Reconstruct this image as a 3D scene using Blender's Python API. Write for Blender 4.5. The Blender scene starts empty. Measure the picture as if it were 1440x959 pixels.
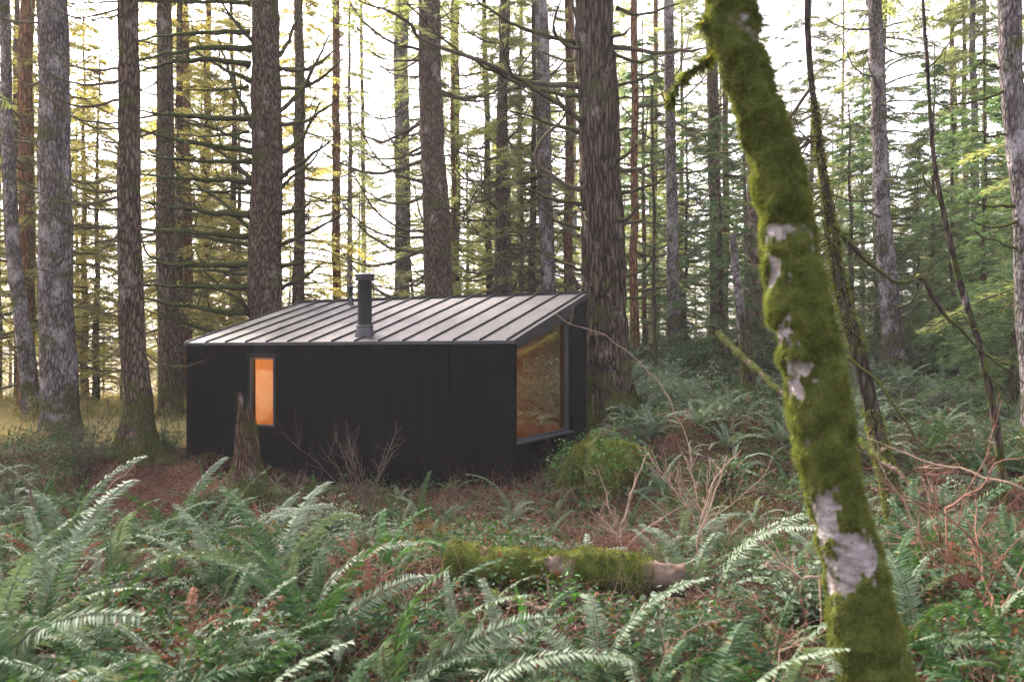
import bpy, bmesh, math, random
import numpy as np
from mathutils import Matrix, Vector

R = math.radians
rng = np.random.default_rng(11)
scene = bpy.context.scene
col = scene.collection

# ------------------------------------------------------------------ camera model
F, CX, HY = 1200.0, 720.0, 498.0           # focal length and horizon of the photograph in its pixels


def at(px, py, Y):
    return np.array([(px - CX) / F * Y, Y, (HY - py) / F * Y])


# ------------------------------------------------------------------ noise
def _hash(ix, iy, iz, seed):
    h = (ix.astype(np.int64) * 374761393 + iy.astype(np.int64) * 668265263 + iz.astype(np.int64) * 2147483647 + seed * 974711) & 0xffffffff
    h = ((h ^ (h >> 13)) * 1274126177) & 0xffffffff
    h = h ^ (h >> 16)
    return (h & 0xffff) / 65535.0


def vnoise(P, seed=0):
    P = np.asarray(P, float)
    i = np.floor(P).astype(np.int64)
    f = P - i
    f = f * f * (3 - 2 * f)
    r = 0
    for dx in (0, 1):
        wx = f[:, 0] if dx else 1 - f[:, 0]
        for dy in (0, 1):
            wy = f[:, 1] if dy else 1 - f[:, 1]
            for dz in (0, 1):
                wz = f[:, 2] if dz else 1 - f[:, 2]
                r = r + wx * wy * wz * _hash(i[:, 0] + dx, i[:, 1] + dy, i[:, 2] + dz, seed)
    return r


def fbm(P, octv=3, seed=0):
    P = np.asarray(P, float)
    s, a, t = 0, 1.0, 0
    for k in range(octv):
        s = s + a * vnoise(P * 2 ** k, seed + k * 17)
        t += a
        a *= .5
    return s / t


def sstep(x):
    x = np.clip(x, 0, 1)
    return x * x * (3 - 2 * x)


# ------------------------------------------------------------------ cabin frame (needed by the terrain)
CO = np.array([0.02, 14.0])                  # near corner of the cabin
TH = R(24.7)
U = np.array([-math.cos(TH), math.sin(TH)])  # along the long front wall, to the left
W = np.array([math.sin(TH), math.cos(TH)])   # along the end wall, to the back
CL, CW = 7.16, 3.56
EAVE, RIDGE = 0.233, 1.22


def path_mask(x, y):
    d = ((x + 6.15 + .35 * (y - 14.5)) / .95) ** 2 + ((y - 14.4) / 2.5) ** 2
    return d


def ground_z(x, y):
    x = np.asarray(x, float)
    y = np.asarray(y, float)
    z = -1.68 - 0.60 * sstep((y - 5) / 7)
    z = z + 0.32 * sstep((-x - 2.5) / 4) * sstep((y - 12) / 4)
    rise = 0.135 * np.clip(y - 10.5, 0, 20)
    z = z + rise * sstep((x + 1.5) / 5)
    z = z - 0.8 * sstep((y - 30) / 30) * sstep((-x - 4) / 10)
    P = np.stack([x, y, x * 0], -1).reshape(-1, 3)
    n = (fbm(P * .45, 3, 5) - .5) * .42 + (fbm(P * 1.9, 2, 9) - .5) * .14
    z = z + n.reshape(z.shape) * sstep((60 - y) / 40 + .3)
    z = z + .42 * np.exp(-((y - 14.2 - .15 * x) / .95) ** 2) * sstep((x - 1.9) / .9) * sstep((5.6 - x) / 1.8)
    # the level pad the cabin stands on
    a = (x - CO[0]) * U[0] + (y - CO[1]) * U[1]
    b = (x - CO[0]) * W[0] + (y - CO[1]) * W[1]
    ins = sstep((a - .05) / .5) * sstep((CL - .05 - a) / .5) * sstep((b - .05) / .5) * sstep((CW - .05 - b) / .5)
    z = z * (1 - ins) + (-2.35) * ins
    z = z - .16 * sstep(1.8 - path_mask(x, y))
    # worn needle path left of the cabin
    return z


def gz(x, y):
    return float(ground_z(np.array([x]), np.array([y]))[0])


# ------------------------------------------------------------------ mesh helpers
class MB:
    def __init__(s):
        s.v, s.q, s.n = [], [], 0
        s.t = []
        s.at = []

    def add(s, V, Q=None, T=None, a=None):
        V = np.asarray(V, float).reshape(-1, 3)
        if Q is not None and len(Q):
            s.q.append(np.asarray(Q, int) + s.n)
        if T is not None and len(T):
            s.t.append(np.asarray(T, int) + s.n)
        s.v.append(V)
        s.at.append(np.full(len(V), 0.0) if a is None else np.broadcast_to(a, (len(V),)))
        s.n += len(V)

    def mesh(s, name, mats, smooth=True, attr=None):
        V = np.concatenate(s.v) if s.v else np.zeros((0, 3))
        Q = np.concatenate(s.q) if s.q else np.zeros((0, 4), int)
        T = np.concatenate(s.t) if s.t else np.zeros((0, 3), int)
        me = bpy.data.meshes.new(name)
        me.vertices.add(len(V))
        me.vertices.foreach_set('co', V.astype(np.float32).ravel())
        nl = len(Q) * 4 + len(T) * 3
        me.loops.add(nl)
        me.loops.foreach_set('vertex_index', np.concatenate([Q.ravel(), T.ravel()]).astype(np.int32))
        me.polygons.add(len(Q) + len(T))
        st = np.concatenate([np.arange(len(Q)) * 4, len(Q) * 4 + np.arange(len(T)) * 3]).astype(np.int32)
        me.polygons.foreach_set('loop_start', st)
        me.polygons.foreach_set('use_smooth', np.full(len(Q) + len(T), smooth))
        me.update(calc_edges=True)
        me.validate()
        if attr:
            a = me.attributes.new(attr, 'FLOAT', 'POINT')
            a.data.foreach_set('value', np.concatenate(s.at).astype(np.float32))
        for m in (mats if isinstance(mats, (list, tuple)) else [mats]):
            me.materials.append(m)
        return me


def link(name, me, parent=None, loc=None, rot=None, scale=None):
    o = bpy.data.objects.new(name, me)
    col.objects.link(o)
    if parent is not None:
        o.parent = parent
    if loc is not None:
        o.location = [float(c) for c in loc]
    if rot is not None:
        o.rotation_euler = rot
    if scale is not None:
        o.scale = (scale,) * 3 if isinstance(scale, (int, float)) else scale
    return o


def tag(o, label=None, cat=None, group=None, kind=None):
    for k, v in (('label', label), ('category', cat), ('group', group), ('kind', kind)):
        if v:
            o[k] = v
    return o


def empty(name, loc, label=None, cat=None, group=None, rz=0):
    o = link(name, None, None, loc, (0, 0, rz))
    o.empty_display_size = .2
    return tag(o, label, cat, group)


def smooth_path(P, n):
    """Catmull-Rom resampling of a polyline to n points"""
    P = np.asarray(P, float)
    if len(P) < 3:
        t = np.linspace(0, 1, n)[:, None]
        return P[0] * (1 - t) + P[-1] * t
    Q = np.vstack([2 * P[0] - P[1], P, 2 * P[-1] - P[-2]])
    seg = np.linalg.norm(np.diff(P, axis=0), axis=1)
    cum = np.concatenate([[0], np.cumsum(seg)])
    ts = np.linspace(0, cum[-1], n)
    out = []
    for t in ts:
        i = min(np.searchsorted(cum, t, side='right') - 1, len(P) - 2)
        u = (t - cum[i]) / max(seg[i], 1e-9)
        a, b, c, d = Q[i], Q[i + 1], Q[i + 2], Q[i + 3]
        out.append(.5 * ((2 * b) + (-a + c) * u + (2 * a - 5 * b + 4 * c - d) * u * u + (-a + 3 * b - 3 * c + d) * u ** 3))
    return np.array(out)


def frames(P):
    T = np.gradient(P, axis=0)
    T /= np.linalg.norm(T, axis=1)[:, None] + 1e-12
    n = np.array([1, 0, 0.]) if abs(T[0][0]) < .8 else np.array([0, 0, 1.])
    N = []
    for t in T:
        n = n - t * np.dot(n, t)
        n = n / (np.linalg.norm(n) + 1e-12)
        N.append(n)
    N = np.array(N)
    return T, N, np.cross(T, N)


def tube(P, r, sides=6, rad=None, cap=True):
    """P (n,3), r (n,), rad optional (n,sides) radius multiplier -> verts, quads, tris"""
    P = np.asarray(P, float)
    n = len(P)
    r = np.broadcast_to(np.asarray(r, float), (n,))
    T, N, B = frames(P)
    a = np.arange(sides) * 2 * math.pi / sides
    rr = r[:, None] * (rad if rad is not None else np.ones((n, sides)))
    V = P[:, None] + rr[..., None] * (np.cos(a)[None, :, None] * N[:, None] + np.sin(a)[None, :, None] * B[:, None])
    V = V.reshape(-1, 3)
    i = np.arange(n - 1)[:, None] * sides
    j = np.arange(sides)[None]
    k = (j + 1) % sides
    Q = np.stack([i + j, i + k, i + sides + k, i + sides + j], -1).reshape(-1, 4)
    Tt = None
    if cap:
        V = np.vstack([V, P[-1], P[0]])
        b = (n - 1) * sides
        Tt = np.vstack([np.stack([b + j[0], b + k[0], np.full(sides, n * sides)], -1),
                        np.stack([k[0], j[0], np.full(sides, n * sides + 1)], -1)])
    return V, Q, Tt


def add_tube(mb, P, r, sides=6, rad=None, cap=True, a=None):
    V, Q, T = tube(P, r, sides, rad, cap)
    mb.add(V, Q, T, a)


def add_box(mb, lo, hi, fr=None):
    """box lo..hi; fr maps local (a,b,z) to world"""
    x0, y0, z0 = lo
    x1, y1, z1 = hi
    V = np.array([[x, y, z] for z in (z0, z1) for (x, y) in ((x0, y0), (x1, y0), (x1, y1), (x0, y1))], float)
    if fr:
        V = fr(V)
    mb.add(V, [[0, 3, 2, 1], [4, 5, 6, 7], [0, 1, 5, 4], [1, 2, 6, 5], [2, 3, 7, 6], [3, 0, 4, 7]])


def add_prism(mb, poly, y0, y1, fr=None):
    """polygon in (x,z), extruded along y"""
    n = len(poly)
    V = np.array([[p[0], y, p[1]] for y in (y0, y1) for p in poly], float)
    if fr:
        V = fr(V)
    Q = [[i, (i + 1) % n, n + (i + 1) % n, n + i] for i in range(n)]
    T = [[0, i + 1, i] for i in range(1, n - 1)] + [[n, n + i, n + i + 1] for i in range(1, n - 1)]
    mb.add(V, Q, T)


def unit(v):
    return v / (np.linalg.norm(v, axis=-1, keepdims=True) + 1e-12)


def fuzz(mb, P, Nrm, ln, wd, droop=.4, spread=.7):
    """short tapered hairs growing from points P along normals"""
    n = len(P)
    d = unit(Nrm + rng.normal(0, spread * .5, (n, 3)) + np.array([0, 0, -droop]))
    s = unit(np.cross(d, rng.normal(0, 1, (n, 3))))
    L = ln * rng.uniform(.4, 1.2, (n, 1))
    w = wd * rng.uniform(.6, 1.3, (n, 1))
    V = np.stack([P - s * w, P + s * w, P + d * L], 1).reshape(-1, 3)
    mb.add(V, None, np.arange(3 * n).reshape(-1, 3))


# ------------------------------------------------------------------ materials
def new_mat(name):
    m = bpy.data.materials.new(name)
    m.use_nodes = True
    nt = m.node_tree
    nt.nodes.clear()
    out = nt.nodes.new('ShaderNodeOutputMaterial')
    return m, nt, out


def N(nt, typ, **kw):
    n = nt.nodes.new('ShaderNode' + typ)
    for k, v in kw.items():
        if k in n.inputs:
            n.inputs[k].default_value = v
        else:
            setattr(n, k, v)
    return n


def ramp(nt, fac, stops):
    r = nt.nodes.new('ShaderNodeValToRGB')
    e = r.color_ramp.elements
    while len(e) < len(stops):
        e.new(.5)
    for i, (p, c) in enumerate(stops):
        e[i].position = p
        e[i].color = (c, c, c, 1) if isinstance(c, (int, float)) else (*c, 1)
    nt.links.new(fac, r.inputs[0])
    return r.outputs[0]


def mix(nt, fac, a, b, typ='MIX'):
    m = nt.nodes.new('ShaderNodeMix')
    m.data_type = 'RGBA'
    m.blend_type = typ
    for sock, v in ((m.inputs[0], fac), (m.inputs[6], a), (m.inputs[7], b)):
        if isinstance(v, (int, float)):
            sock.default_value = v
        elif isinstance(v, tuple):
            sock.default_value = (*v, 1)
        else:
            nt.links.new(v, sock)
    return m.outputs[2]


def coords(nt, scale=(1, 1, 1), kind='Object'):
    tc = nt.nodes.new('ShaderNodeTexCoord')
    mp = nt.nodes.new('ShaderNodeMapping')
    mp.inputs['Scale'].default_value = scale
    nt.links.new(tc.outputs[kind], mp.inputs[0])
    return mp.outputs[0]


def noise(nt, vec, scale, detail=3, rough=.55, dist=0):
    n = N(nt, 'TexNoise', Scale=scale, Detail=detail, Roughness=rough, Distortion=dist)
    nt.links.new(vec, n.inputs['Vector'])
    return n.outputs['Fac']


def bump(nt, h, strength, dist):
    b = N(nt, 'Bump', Strength=strength, Distance=dist)
    nt.links.new(h, b.inputs['Height'])
    return b.outputs[0]


def math_n(nt, op, a, b=None, clamp=False):
    m = nt.nodes.new('ShaderNodeMath')
    m.operation = op
    m.use_clamp = clamp
    for s, v in ((m.inputs[0], a), (m.inputs[1], b)):
        if v is None:
            continue
        if isinstance(v, (int, float)):
            s.default_value = v
        else:
            nt.links.new(v, s)
    return m.outputs[0]


def principled(nt, out, colr, rough=.8, normal=None, spec=.3, metal=0.0):
    p = N(nt, 'BsdfPrincipled', Metallic=metal)
    p.inputs['Specular IOR Level'].default_value = spec
    for key, v in (('Base Color', colr), ('Roughness', rough)):
        if isinstance(v, (int, float)):
            p.inputs[key].default_value = v
        elif isinstance(v, tuple):
            p.inputs[key].default_value = (*v, 1)
        else:
            nt.links.new(v, p.inputs[key])
    if normal is not None:
        nt.links.new(normal, p.inputs['Normal'])
    nt.links.new(p.outputs[0], out.inputs[0])
    return p


def mat_bark(name, dark, mid, light, lich=(.38, .36, .40), lich_amt=.35, moss_amt=.3, furrow=1.0, sc=1.0, vz=1.6):
    m, nt, out = new_mat(name)
    v = coords(nt, (9 * sc, 9 * sc, vz * sc))
    n1 = noise(nt, v, 1.3, 5, .65, .6)
    vor = N(nt, 'TexVoronoi', Scale=1.5, feature='DISTANCE_TO_EDGE')
    nt.links.new(v, vor.inputs['Vector'])
    crack = ramp(nt, math_n(nt, 'ADD', vor.outputs['Distance'], math_n(nt, 'MULTIPLY', math_n(nt, 'SUBTRACT', n1, .5), .35)), [(.02, 0.0), (.26, 1.0)])
    h = math_n(nt, 'MULTIPLY', crack, n1)
    c = mix(nt, n1, dark, light)
    c = mix(nt, ramp(nt, n1, [(.35, 0.0), (.7, 1.0)]), mid, c)
    c = mix(nt, math_n(nt, 'MULTIPLY', math_n(nt, 'SUBTRACT', 1.0, crack), .95), c, dark)  # furrow shade is put into the bark colour through the crack mask
    v2 = coords(nt, (1, 1, .55))
    n2 = noise(nt, v2, 2.6, 6, .7)
    v4 = coords(nt, (30, 30, 12))
    n4 = noise(nt, v4, 1.0, 2)
    lm = ramp(nt, math_n(nt, 'ADD', math_n(nt, 'MULTIPLY', n2, .75), math_n(nt, 'MULTIPLY', n4, .25)), [(.60 - .22 * lich_amt, 0.0), (.72 - .22 * lich_amt, 1.0)])
    c = mix(nt, math_n(nt, 'MULTIPLY', lm, .75), c, lich)
    v3 = coords(nt, (1, 1, 1.5))
    n3 = noise(nt, v3, 1.5, 6, .7)
    tc = nt.nodes.new('ShaderNodeTexCoord')
    sep = nt.nodes.new('ShaderNodeSeparateXYZ')
    nt.links.new(tc.outputs['Object'], sep.inputs[0])
    low = N(nt, 'MapRange')
    nt.links.new(sep.outputs[2], low.inputs['Value'])
    low.inputs['From Min'].default_value = 1.6
    low.inputs['From Max'].default_value = 0.0
    low.inputs['To Max'].default_value = .22
    mm = ramp(nt, math_n(nt, 'ADD', n3, low.outputs[0]), [(.66 - .25 * moss_amt, 0.0), (.76 - .25 * moss_amt, 1.0)])
    mc = mix(nt, noise(nt, v4, 2.0, 2), (.018, .026, .006), (.085, .095, .018))
    c = mix(nt, math_n(nt, 'MULTIPLY', mm, .85), c, mc)
    hh = math_n(nt, 'ADD', h, math_n(nt, 'MULTIPLY', n4, .3))
    principled(nt, out, c, .95, bump(nt, hh, 1.0, .06 * furrow), .05)
    return m


def mat_branch(name, wood, moss, moss_bias=.45):
    m, nt, out = new_mat(name)
    v = coords(nt, (1, 1, 1))
    n1 = noise(nt, v, 18, 4, .65)
    n2 = noise(nt, v, 3.5, 3, .6)
    g = nt.nodes.new('ShaderNodeNewGeometry')
    sep = nt.nodes.new('ShaderNodeSeparateXYZ')
    nt.links.new(g.outputs['Normal'], sep.inputs[0])
    up = math_n(nt, 'ADD', math_n(nt, 'MULTIPLY', sep.outputs[2], .30), n2)
    c = mix(nt, n1, tuple(x * .5 for x in wood), tuple(min(1, x * 1.5) for x in wood))
    mc = mix(nt, n1, tuple(x * .45 for x in moss), tuple(x * 1.5 for x in moss))
    c = mix(nt, ramp(nt, up, [(moss_bias, 0.0), (moss_bias + .14, 1.0)]), c, mc)
    principled(nt, out, c, .95, bump(nt, n1, .8, .012), .06)
    return m


def mat_leaf(name, a, b, trans=.35, rough=.5, spec=.4, tcol=None, dead=None, dead_amt=.1, ns=1.1):
    m, nt, out = new_mat(name)
    g = nt.nodes.new('ShaderNodeNewGeometry')
    oi = nt.nodes.new('ShaderNodeObjectInfo')
    v = coords(nt, (1, 1, 1), 'Object')
    n1 = noise(nt, v, ns, 2) if ns < 2 else ramp(nt, noise(nt, v, ns, 4, .65), [(.38, -.0), (.62, 1.0)])
    f = math_n(nt, 'ADD', math_n(nt, 'MULTIPLY', g.outputs['Random Per Island'], .45),
               math_n(nt, 'ADD', math_n(nt, 'MULTIPLY', oi.outputs['Random'], .25), math_n(nt, 'MULTIPLY', n1, .45)))
    c = mix(nt, ramp(nt, f, [(.25, 0.0), (.85, 1.0)]), a, b)
    if dead:
        dm = ramp(nt, g.outputs['Random Per Island'], [(dead_amt - .005, 1.0), (dead_amt, 0.0)])
        c = mix(nt, dm, c, dead)
    p = N(nt, 'BsdfPrincipled', Roughness=rough)
    p.inputs['Specular IOR Level'].default_value = spec
    nt.links.new(c, p.inputs['Base Color'])
    t = nt.nodes.new('ShaderNodeBsdfTranslucent')
    tc = mix(nt, 1.0, c, tcol or (1.7, 1.6, .7), 'MULTIPLY')
    nt.links.new(tc, t.inputs[0])
    ms = N(nt, 'MixShader')
    ms.inputs[0].default_value = trans
    nt.links.new(p.outputs[0], ms.inputs[1])
    nt.links.new(t.outputs[0], ms.inputs[2])
    nt.links.new(ms.outputs[0], out.inputs[0])
    return m


def mat_plain(name, c, rough=.7, spec=.3, metal=0, var=.25, nscale=12, bstr=.2, bdist=.004, stretch=(1, 1, 1)):
    m, nt, out = new_mat(name)
    v = coords(nt, stretch)
    n1 = noise(nt, v, nscale, 5, .6)
    cc = mix(nt, n1, tuple(x * (1 - var) for x in c), tuple(min(1, x * (1 + var)) for x in c))
    rr = N(nt, 'MapRange')
    nt.links.new(n1, rr.inputs['Value'])
    rr.inputs['To Min'].default_value = max(.02, rough - .12)
    rr.inputs['To Max'].default_value = min(1, rough + .12)
    principled(nt, out, cc, rr.outputs[0], bump(nt, n1, bstr, bdist), spec, metal)
    return m


M = {}
M['bark_grey'] = mat_bark('bark_lavender_grey', (.035, .026, .025), (.155, .128, .120), (.29, .25, .235), (.38, .345, .345), .5, .5, 1.0, 1.25, 2.6)
M['bark_brown'] = mat_bark('bark_brown', (.022, .014, .010), (.125, .088, .062), (.245, .175, .125), (.30, .265, .235), .25, .5, 1.1, 1.2, 2.3)
M['bark_red'] = mat_bark('bark_red_brown', (.008, .005, .004), (.095, .065, .046), (.21, .155, .112), (.30, .25, .22), .2, .45, 1.6, .95, 1.05)
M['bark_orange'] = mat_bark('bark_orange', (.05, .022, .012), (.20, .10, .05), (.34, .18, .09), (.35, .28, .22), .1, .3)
M['bark_dark'] = mat_bark('bark_dark', (.015, .011, .009), (.06, .045, .035), (.12, .09, .07), (.24, .2, .2), .15, .55)
M['branch'] = mat_branch('mossy_branch', (.075, .055, .042), (.075, .080, .022), .55)
M['branch_green'] = mat_branch('heavily_mossed_branch', (.04, .03, .022), (.055, .065, .012), .42)
M['branch_moss'] = mat_branch('dark_mossy_limb', (.028, .024, .016), (.040, .050, .012), .30)
M['twig'] = mat_branch('bare_twig', (.085, .060, .048), (.08, .085, .03), .68)
M['cane'] = mat_branch('bramble_cane', (.17, .085, .06), (.12, .10, .05), .80)
M['cane_pale'] = mat_branch('dry_pale_cane', (.26, .18, .13), (.14, .12, .06), .78)
M['needle_sunlit'] = mat_leaf('needles_sunlit', (.13, .145, .06), (.31, .30, .13), .5, .7, .1, (1.7, 1.5, .7))  # warm backlit needles: the glow of the sun is put into the colour
M['needle_mid'] = mat_leaf('needles_mid', (.095, .125, .065), (.22, .255, .13), .5, .7, .1, (1.6, 1.5, .7), (.16, .10, .06), .06)  # lightened so that the misty fade of far trees sits in the colour
M['needle_dark'] = mat_leaf('needles_dark', (.045, .085, .042), (.125, .175, .09), .45, .7, .1, (1.4, 1.5, .8))
M['fern'] = mat_leaf('fern_leaflets', (.009, .034, .011), (.052, .098, .036), .22, .58, .12, (1.4, 1.6, .6), (.10, .10, .04), .04)
M['fern_pale'] = mat_leaf('fern_leaflets_pale', (.06, .095, .05), (.15, .185, .12), .18, .58, .18, (1.3, 1.4, .8))  # pale copy of the fern; sky highlights are put into its colour
M['fern_green'] = mat_leaf('fern_leaflets_bright', (.02, .075, .012), (.06, .17, .03), .35, .5, .2, (1.4, 1.8, .4))
M['fern_dead'] = mat_leaf('fern_leaflets_dead', (.07, .032, .020), (.20, .098, .062), .25, .9, .03, (1.5, 1.0, .6))
M['salal'] = mat_leaf('broad_leaves', (.006, .022, .007), (.05, .088, .036), .25, .62, .13, (1.4, 1.7, .5), (.12, .05, .03), .10)
M['salal_bright'] = mat_leaf('bright_broad_leaves', (.03, .075, .02), (.11, .19, .055), .3, .55, .15, (1.4, 1.7, .5))
M['litter'] = mat_leaf('leaf_litter', (.018, .009, .006), (.10, .048, .028), .05, .9, .03, (1, 1, 1), (.22, .15, .11), .06)
M['moss'] = mat_leaf('moss_tufts', (.026, .040, .008), (.13, .152, .036), .32, .9, .03, (1.5, 1.6, .5), (.20, .15, .06), .14, ns=9)


def mat_ground():
    m, nt, out = new_mat('forest_floor')
    v = coords(nt)
    n1 = noise(nt, v, .9, 6, .65)
    n2 = noise(nt, v, 9, 5, .7)
    n3 = noise(nt, v, 45, 3, .7)
    c = mix(nt, n2, (.008, .005, .003), (.038, .021, .013))
    c = mix(nt, ramp(nt, n3, [(.58, 0.0), (.72, 1.0)]), c, (.08, .048, .032))
    mossc = mix(nt, n2, (.007, .010, .003), (.030, .038, .010))
    c = mix(nt, ramp(nt, n1, [(.46, 0.0), (.58, 1.0)]), c, mossc)
    # needle-strewn worn path, a mask stored on the terrain
    a = nt.nodes.new('ShaderNodeAttribute')
    a.attribute_name = 'worn'
    pc = mix(nt, n3, (.04, .020, .013), (.13, .068, .046))
    pc = mix(nt, ramp(nt, n2, [(.4, 0.0), (.65, .8)]), pc, (.055, .035, .024))
    c = mix(nt, a.outputs['Fac'], c, pc)
    # pale dry grass of the open meadow beyond the trees
    sep = nt.nodes.new('ShaderNodeSeparateXYZ')
    nt.links.new(v, sep.inputs[0])
    far = N(nt, 'MapRange')
    nt.links.new(math_n(nt, 'SUBTRACT', sep.outputs[1], math_n(nt, 'MULTIPLY', sep.outputs[0], 1.6)), far.inputs['Value'])
    far.inputs['From Min'].default_value = 33
    far.inputs['From Max'].default_value = 42
    gc = mix(nt, n2, (.20, .17, .10), (.42, .36, .24))
    c = mix(nt, far.outputs[0], c, gc)
    h = math_n(nt, 'ADD', math_n(nt, 'MULTIPLY', n2, .6), math_n(nt, 'MULTIPLY', n3, .35))
    principled(nt, out, c, 1.0, bump(nt, h, 1.0, .05), .02)
    return m


M['ground'] = mat_ground()


def mat_cladding():
    m, nt, out = new_mat('black_stained_boards')
    v = coords(nt, (14, 14, .9))
    n1 = noise(nt, v, 2.2, 6, .7)
    v2 = coords(nt)
    n2 = noise(nt, v2, 1.2, 4)
    c = mix(nt, n1, (.0022, .0022, .0022), (.006, .0057, .0055))
    c = mix(nt, ramp(nt, n2, [(.55, 0.0), (.8, .5)]), c, (.010, .009, .008))
    principled(nt, out, c, ramp(nt, n1, [(.3, .62), (.8, .85)]), bump(nt, n1, .4, .004), .02)
    return m


M['clad'] = mat_cladding()
M['black_metal'] = mat_plain('black_coated_metal', (.022, .021, .022), .38, .5, .2, .2, 6, .05)
M['sill_metal'] = mat_plain('dark_sill_metal', (.06, .058, .062), .4, .4, .5, .1, 6, .05)
M['grey_metal'] = mat_plain('grey_anodised_metal', (.30, .29, .31), .35, .5, .8, .1, 6, .05)


def mat_roof():
    m, nt, out = new_mat('standing_seam_metal')
    v = coords(nt)
    n1 = noise(nt, v, 1.6, 5, .6)
    n2 = noise(nt, v, 30, 4, .7)
    c = mix(nt, n1, (.026, .023, .024), (.044, .039, .042))
    c = mix(nt, ramp(nt, n2, [(.66, 0.0), (.74, .6)]), c, (.06, .045, .035))
    h = math_n(nt, 'ADD', n1, math_n(nt, 'MULTIPLY', n2, .05))
    principled(nt, out, c, ramp(nt, n1, [(.3, .42), (.7, .6)]), bump(nt, h, .25, .02), .18, .25)
    return m


M['roof'] = mat_roof()


def mat_ply():
    m, nt, out = new_mat('plywood_lining')
    v = coords(nt, (1, 1, .22))
    n1 = noise(nt, v, 7, 5, .6, 1.5)
    n2 = noise(nt, coords(nt), 2.2, 3)
    c = mix(nt, n1, (.58, .34, .10), (.80, .52, .18))
    c = mix(nt, ramp(nt, n2, [(.6, 0.0), (.66, .35)]), c, (.45, .18, .05))
    principled(nt, out, c, .55, bump(nt, n1, .1, .002), .3)
    return m


M['ply'] = mat_ply()


def mat_glass():
    m, nt, out = new_mat('window_glass')
    p = N(nt, 'BsdfPrincipled', Roughness=.0, IOR=1.5)
    g = nt.nodes.new('ShaderNodeBsdfGlossy')
    g.inputs['Roughness'].default_value = .01
    t = nt.nodes.new('ShaderNodeBsdfTransparent')
    t.inputs[0].default_value = (.80, .70, .42, 1)
    nt.nodes.remove(p)
    fr = N(nt, 'Fresnel', IOR=1.6)
    geo = nt.nodes.new('ShaderNodeNewGeometry')
    fac = math_n(nt, 'MULTIPLY', math_n(nt, 'MULTIPLY', math_n(nt, 'SUBTRACT', fr.outputs[0], .045), 6.0, True), math_n(nt, 'SUBTRACT', 1.0, geo.outputs['Backfacing']))
    ms = nt.nodes.new('ShaderNodeMixShader')
    nt.links.new(fac, ms.inputs[0])
    nt.links.new(t.outputs[0], ms.inputs[1])
    nt.links.new(g.outputs[0], ms.inputs[2])
    nt.links.new(ms.outputs[0], out.inputs[0])
    return m


M['glass'] = mat_glass()


def mat_hero(b0=(.15, .115, .11), b1=(.34, .305, .295), sc=(7, 7, 30), nm='alder_bark_with_moss'):
    m, nt, out = new_mat(nm)
    a = nt.nodes.new('ShaderNodeAttribute')
    a.attribute_name = 'moss'
    v = coords(nt, (1, 1, 1))
    vb = coords(nt, sc)
    n1 = noise(nt, vb, 1.2, 5, .65)
    n2 = noise(nt, v, 60, 4, .7)
    n3 = noise(nt, v, 9, 4, .65)
    bark = mix(nt, ramp(nt, n1, [(.3, 0.0), (.6, 1.0)]), b0, b1)
    bark = mix(nt, ramp(nt, n3, [(.46, 0.0), (.62, .95)]), bark, (.10, .08, .055))
    moss = mix(nt, n2, (.016, .020, .005), (.07, .08, .018))
    moss = mix(nt, ramp(nt, n3, [(.42, 0.0), (.62, 1.0)]), moss, mix(nt, n2, (.036, .045, .011), (.12, .138, .032)))
    fac = ramp(nt, math_n(nt, 'ADD', a.outputs['Fac'], math_n(nt, 'MULTIPLY', math_n(nt, 'SUBTRACT', n2, .5), .5)), [(.40, 0.0), (.56, 1.0)])
    c = mix(nt, fac, bark, moss)
    h = math_n(nt, 'ADD', math_n(nt, 'MULTIPLY', n2, .7), n1)
    principled(nt, out, c, .95, bump(nt, h, 1.0, .012), .04)
    return m


M['hero'] = mat_hero()
M['dead_wood'] = mat_bark('rotting_wood', (.03, .018, .012), (.11, .065, .042), (.27, .18, .125), (.34, .28, .24), .35, .15, 1.3, 1.6)
M['log'] = mat_hero((.035, .023, .016), (.17, .12, .09), (6, 6, 6), 'log_bark_with_moss')

# ------------------------------------------------------------------ ground
def build_ground():
    # graded grid: fine near, coarse far
    ys = np.concatenate([np.linspace(-12, 1.5, 20), np.linspace(1.9, 30, 236), 30 + (np.linspace(0, 1, 60)[1:] ** 1.8) * 190])
    t = np.linspace(-1, 1, 321)
    xs = np.sign(t) * (np.abs(t) * 14 + np.abs(t) ** 5 * 186)
    X, Y = np.meshgrid(xs, ys)
    Z = ground_z(X, Y)
    pm = path_mask(X, Y)
    nn = fbm(np.stack([X.ravel(), Y.ravel(), X.ravel() * 0], -1) * 1.2, 3, 3).reshape(X.shape)
    worn = sstep(1.6 - pm + (nn - .5) * 1.2)
    V = np.stack([X, Y, Z], -1).reshape(-1, 3)
    ny, nx = X.shape
    i = np.arange(ny - 1)[:, None] * nx
    j = np.arange(nx - 1)[None]
    Q = np.stack([i + j, i + j + 1, i + nx + j + 1, i + nx + j], -1).reshape(-1, 4)
    mb = MB()
    mb.add(V, Q, None, worn.ravel())
    o = link('ground', mb.mesh('ground', M['ground'], True, 'worn'))
    tag(o, 'brown forest floor with moss, needles and a worn path left of the cabin', 'ground', kind='structure')


build_ground()


# ------------------------------------------------------------------ cabin
def cab(V):
    """local (a along front wall to the left, b to the back, z) -> world"""
    V = np.asarray(V, float)
    o = np.empty_like(V)
    o[:, 0] = CO[0] + V[:, 0] * U[0] + V[:, 1] * W[0]
    o[:, 1] = CO[1] + V[:, 0] * U[1] + V[:, 1] * W[1]
    o[:, 2] = V[:, 2]
    return o


SL = (RIDGE - EAVE) / CW
BOT = -2.5


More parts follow.
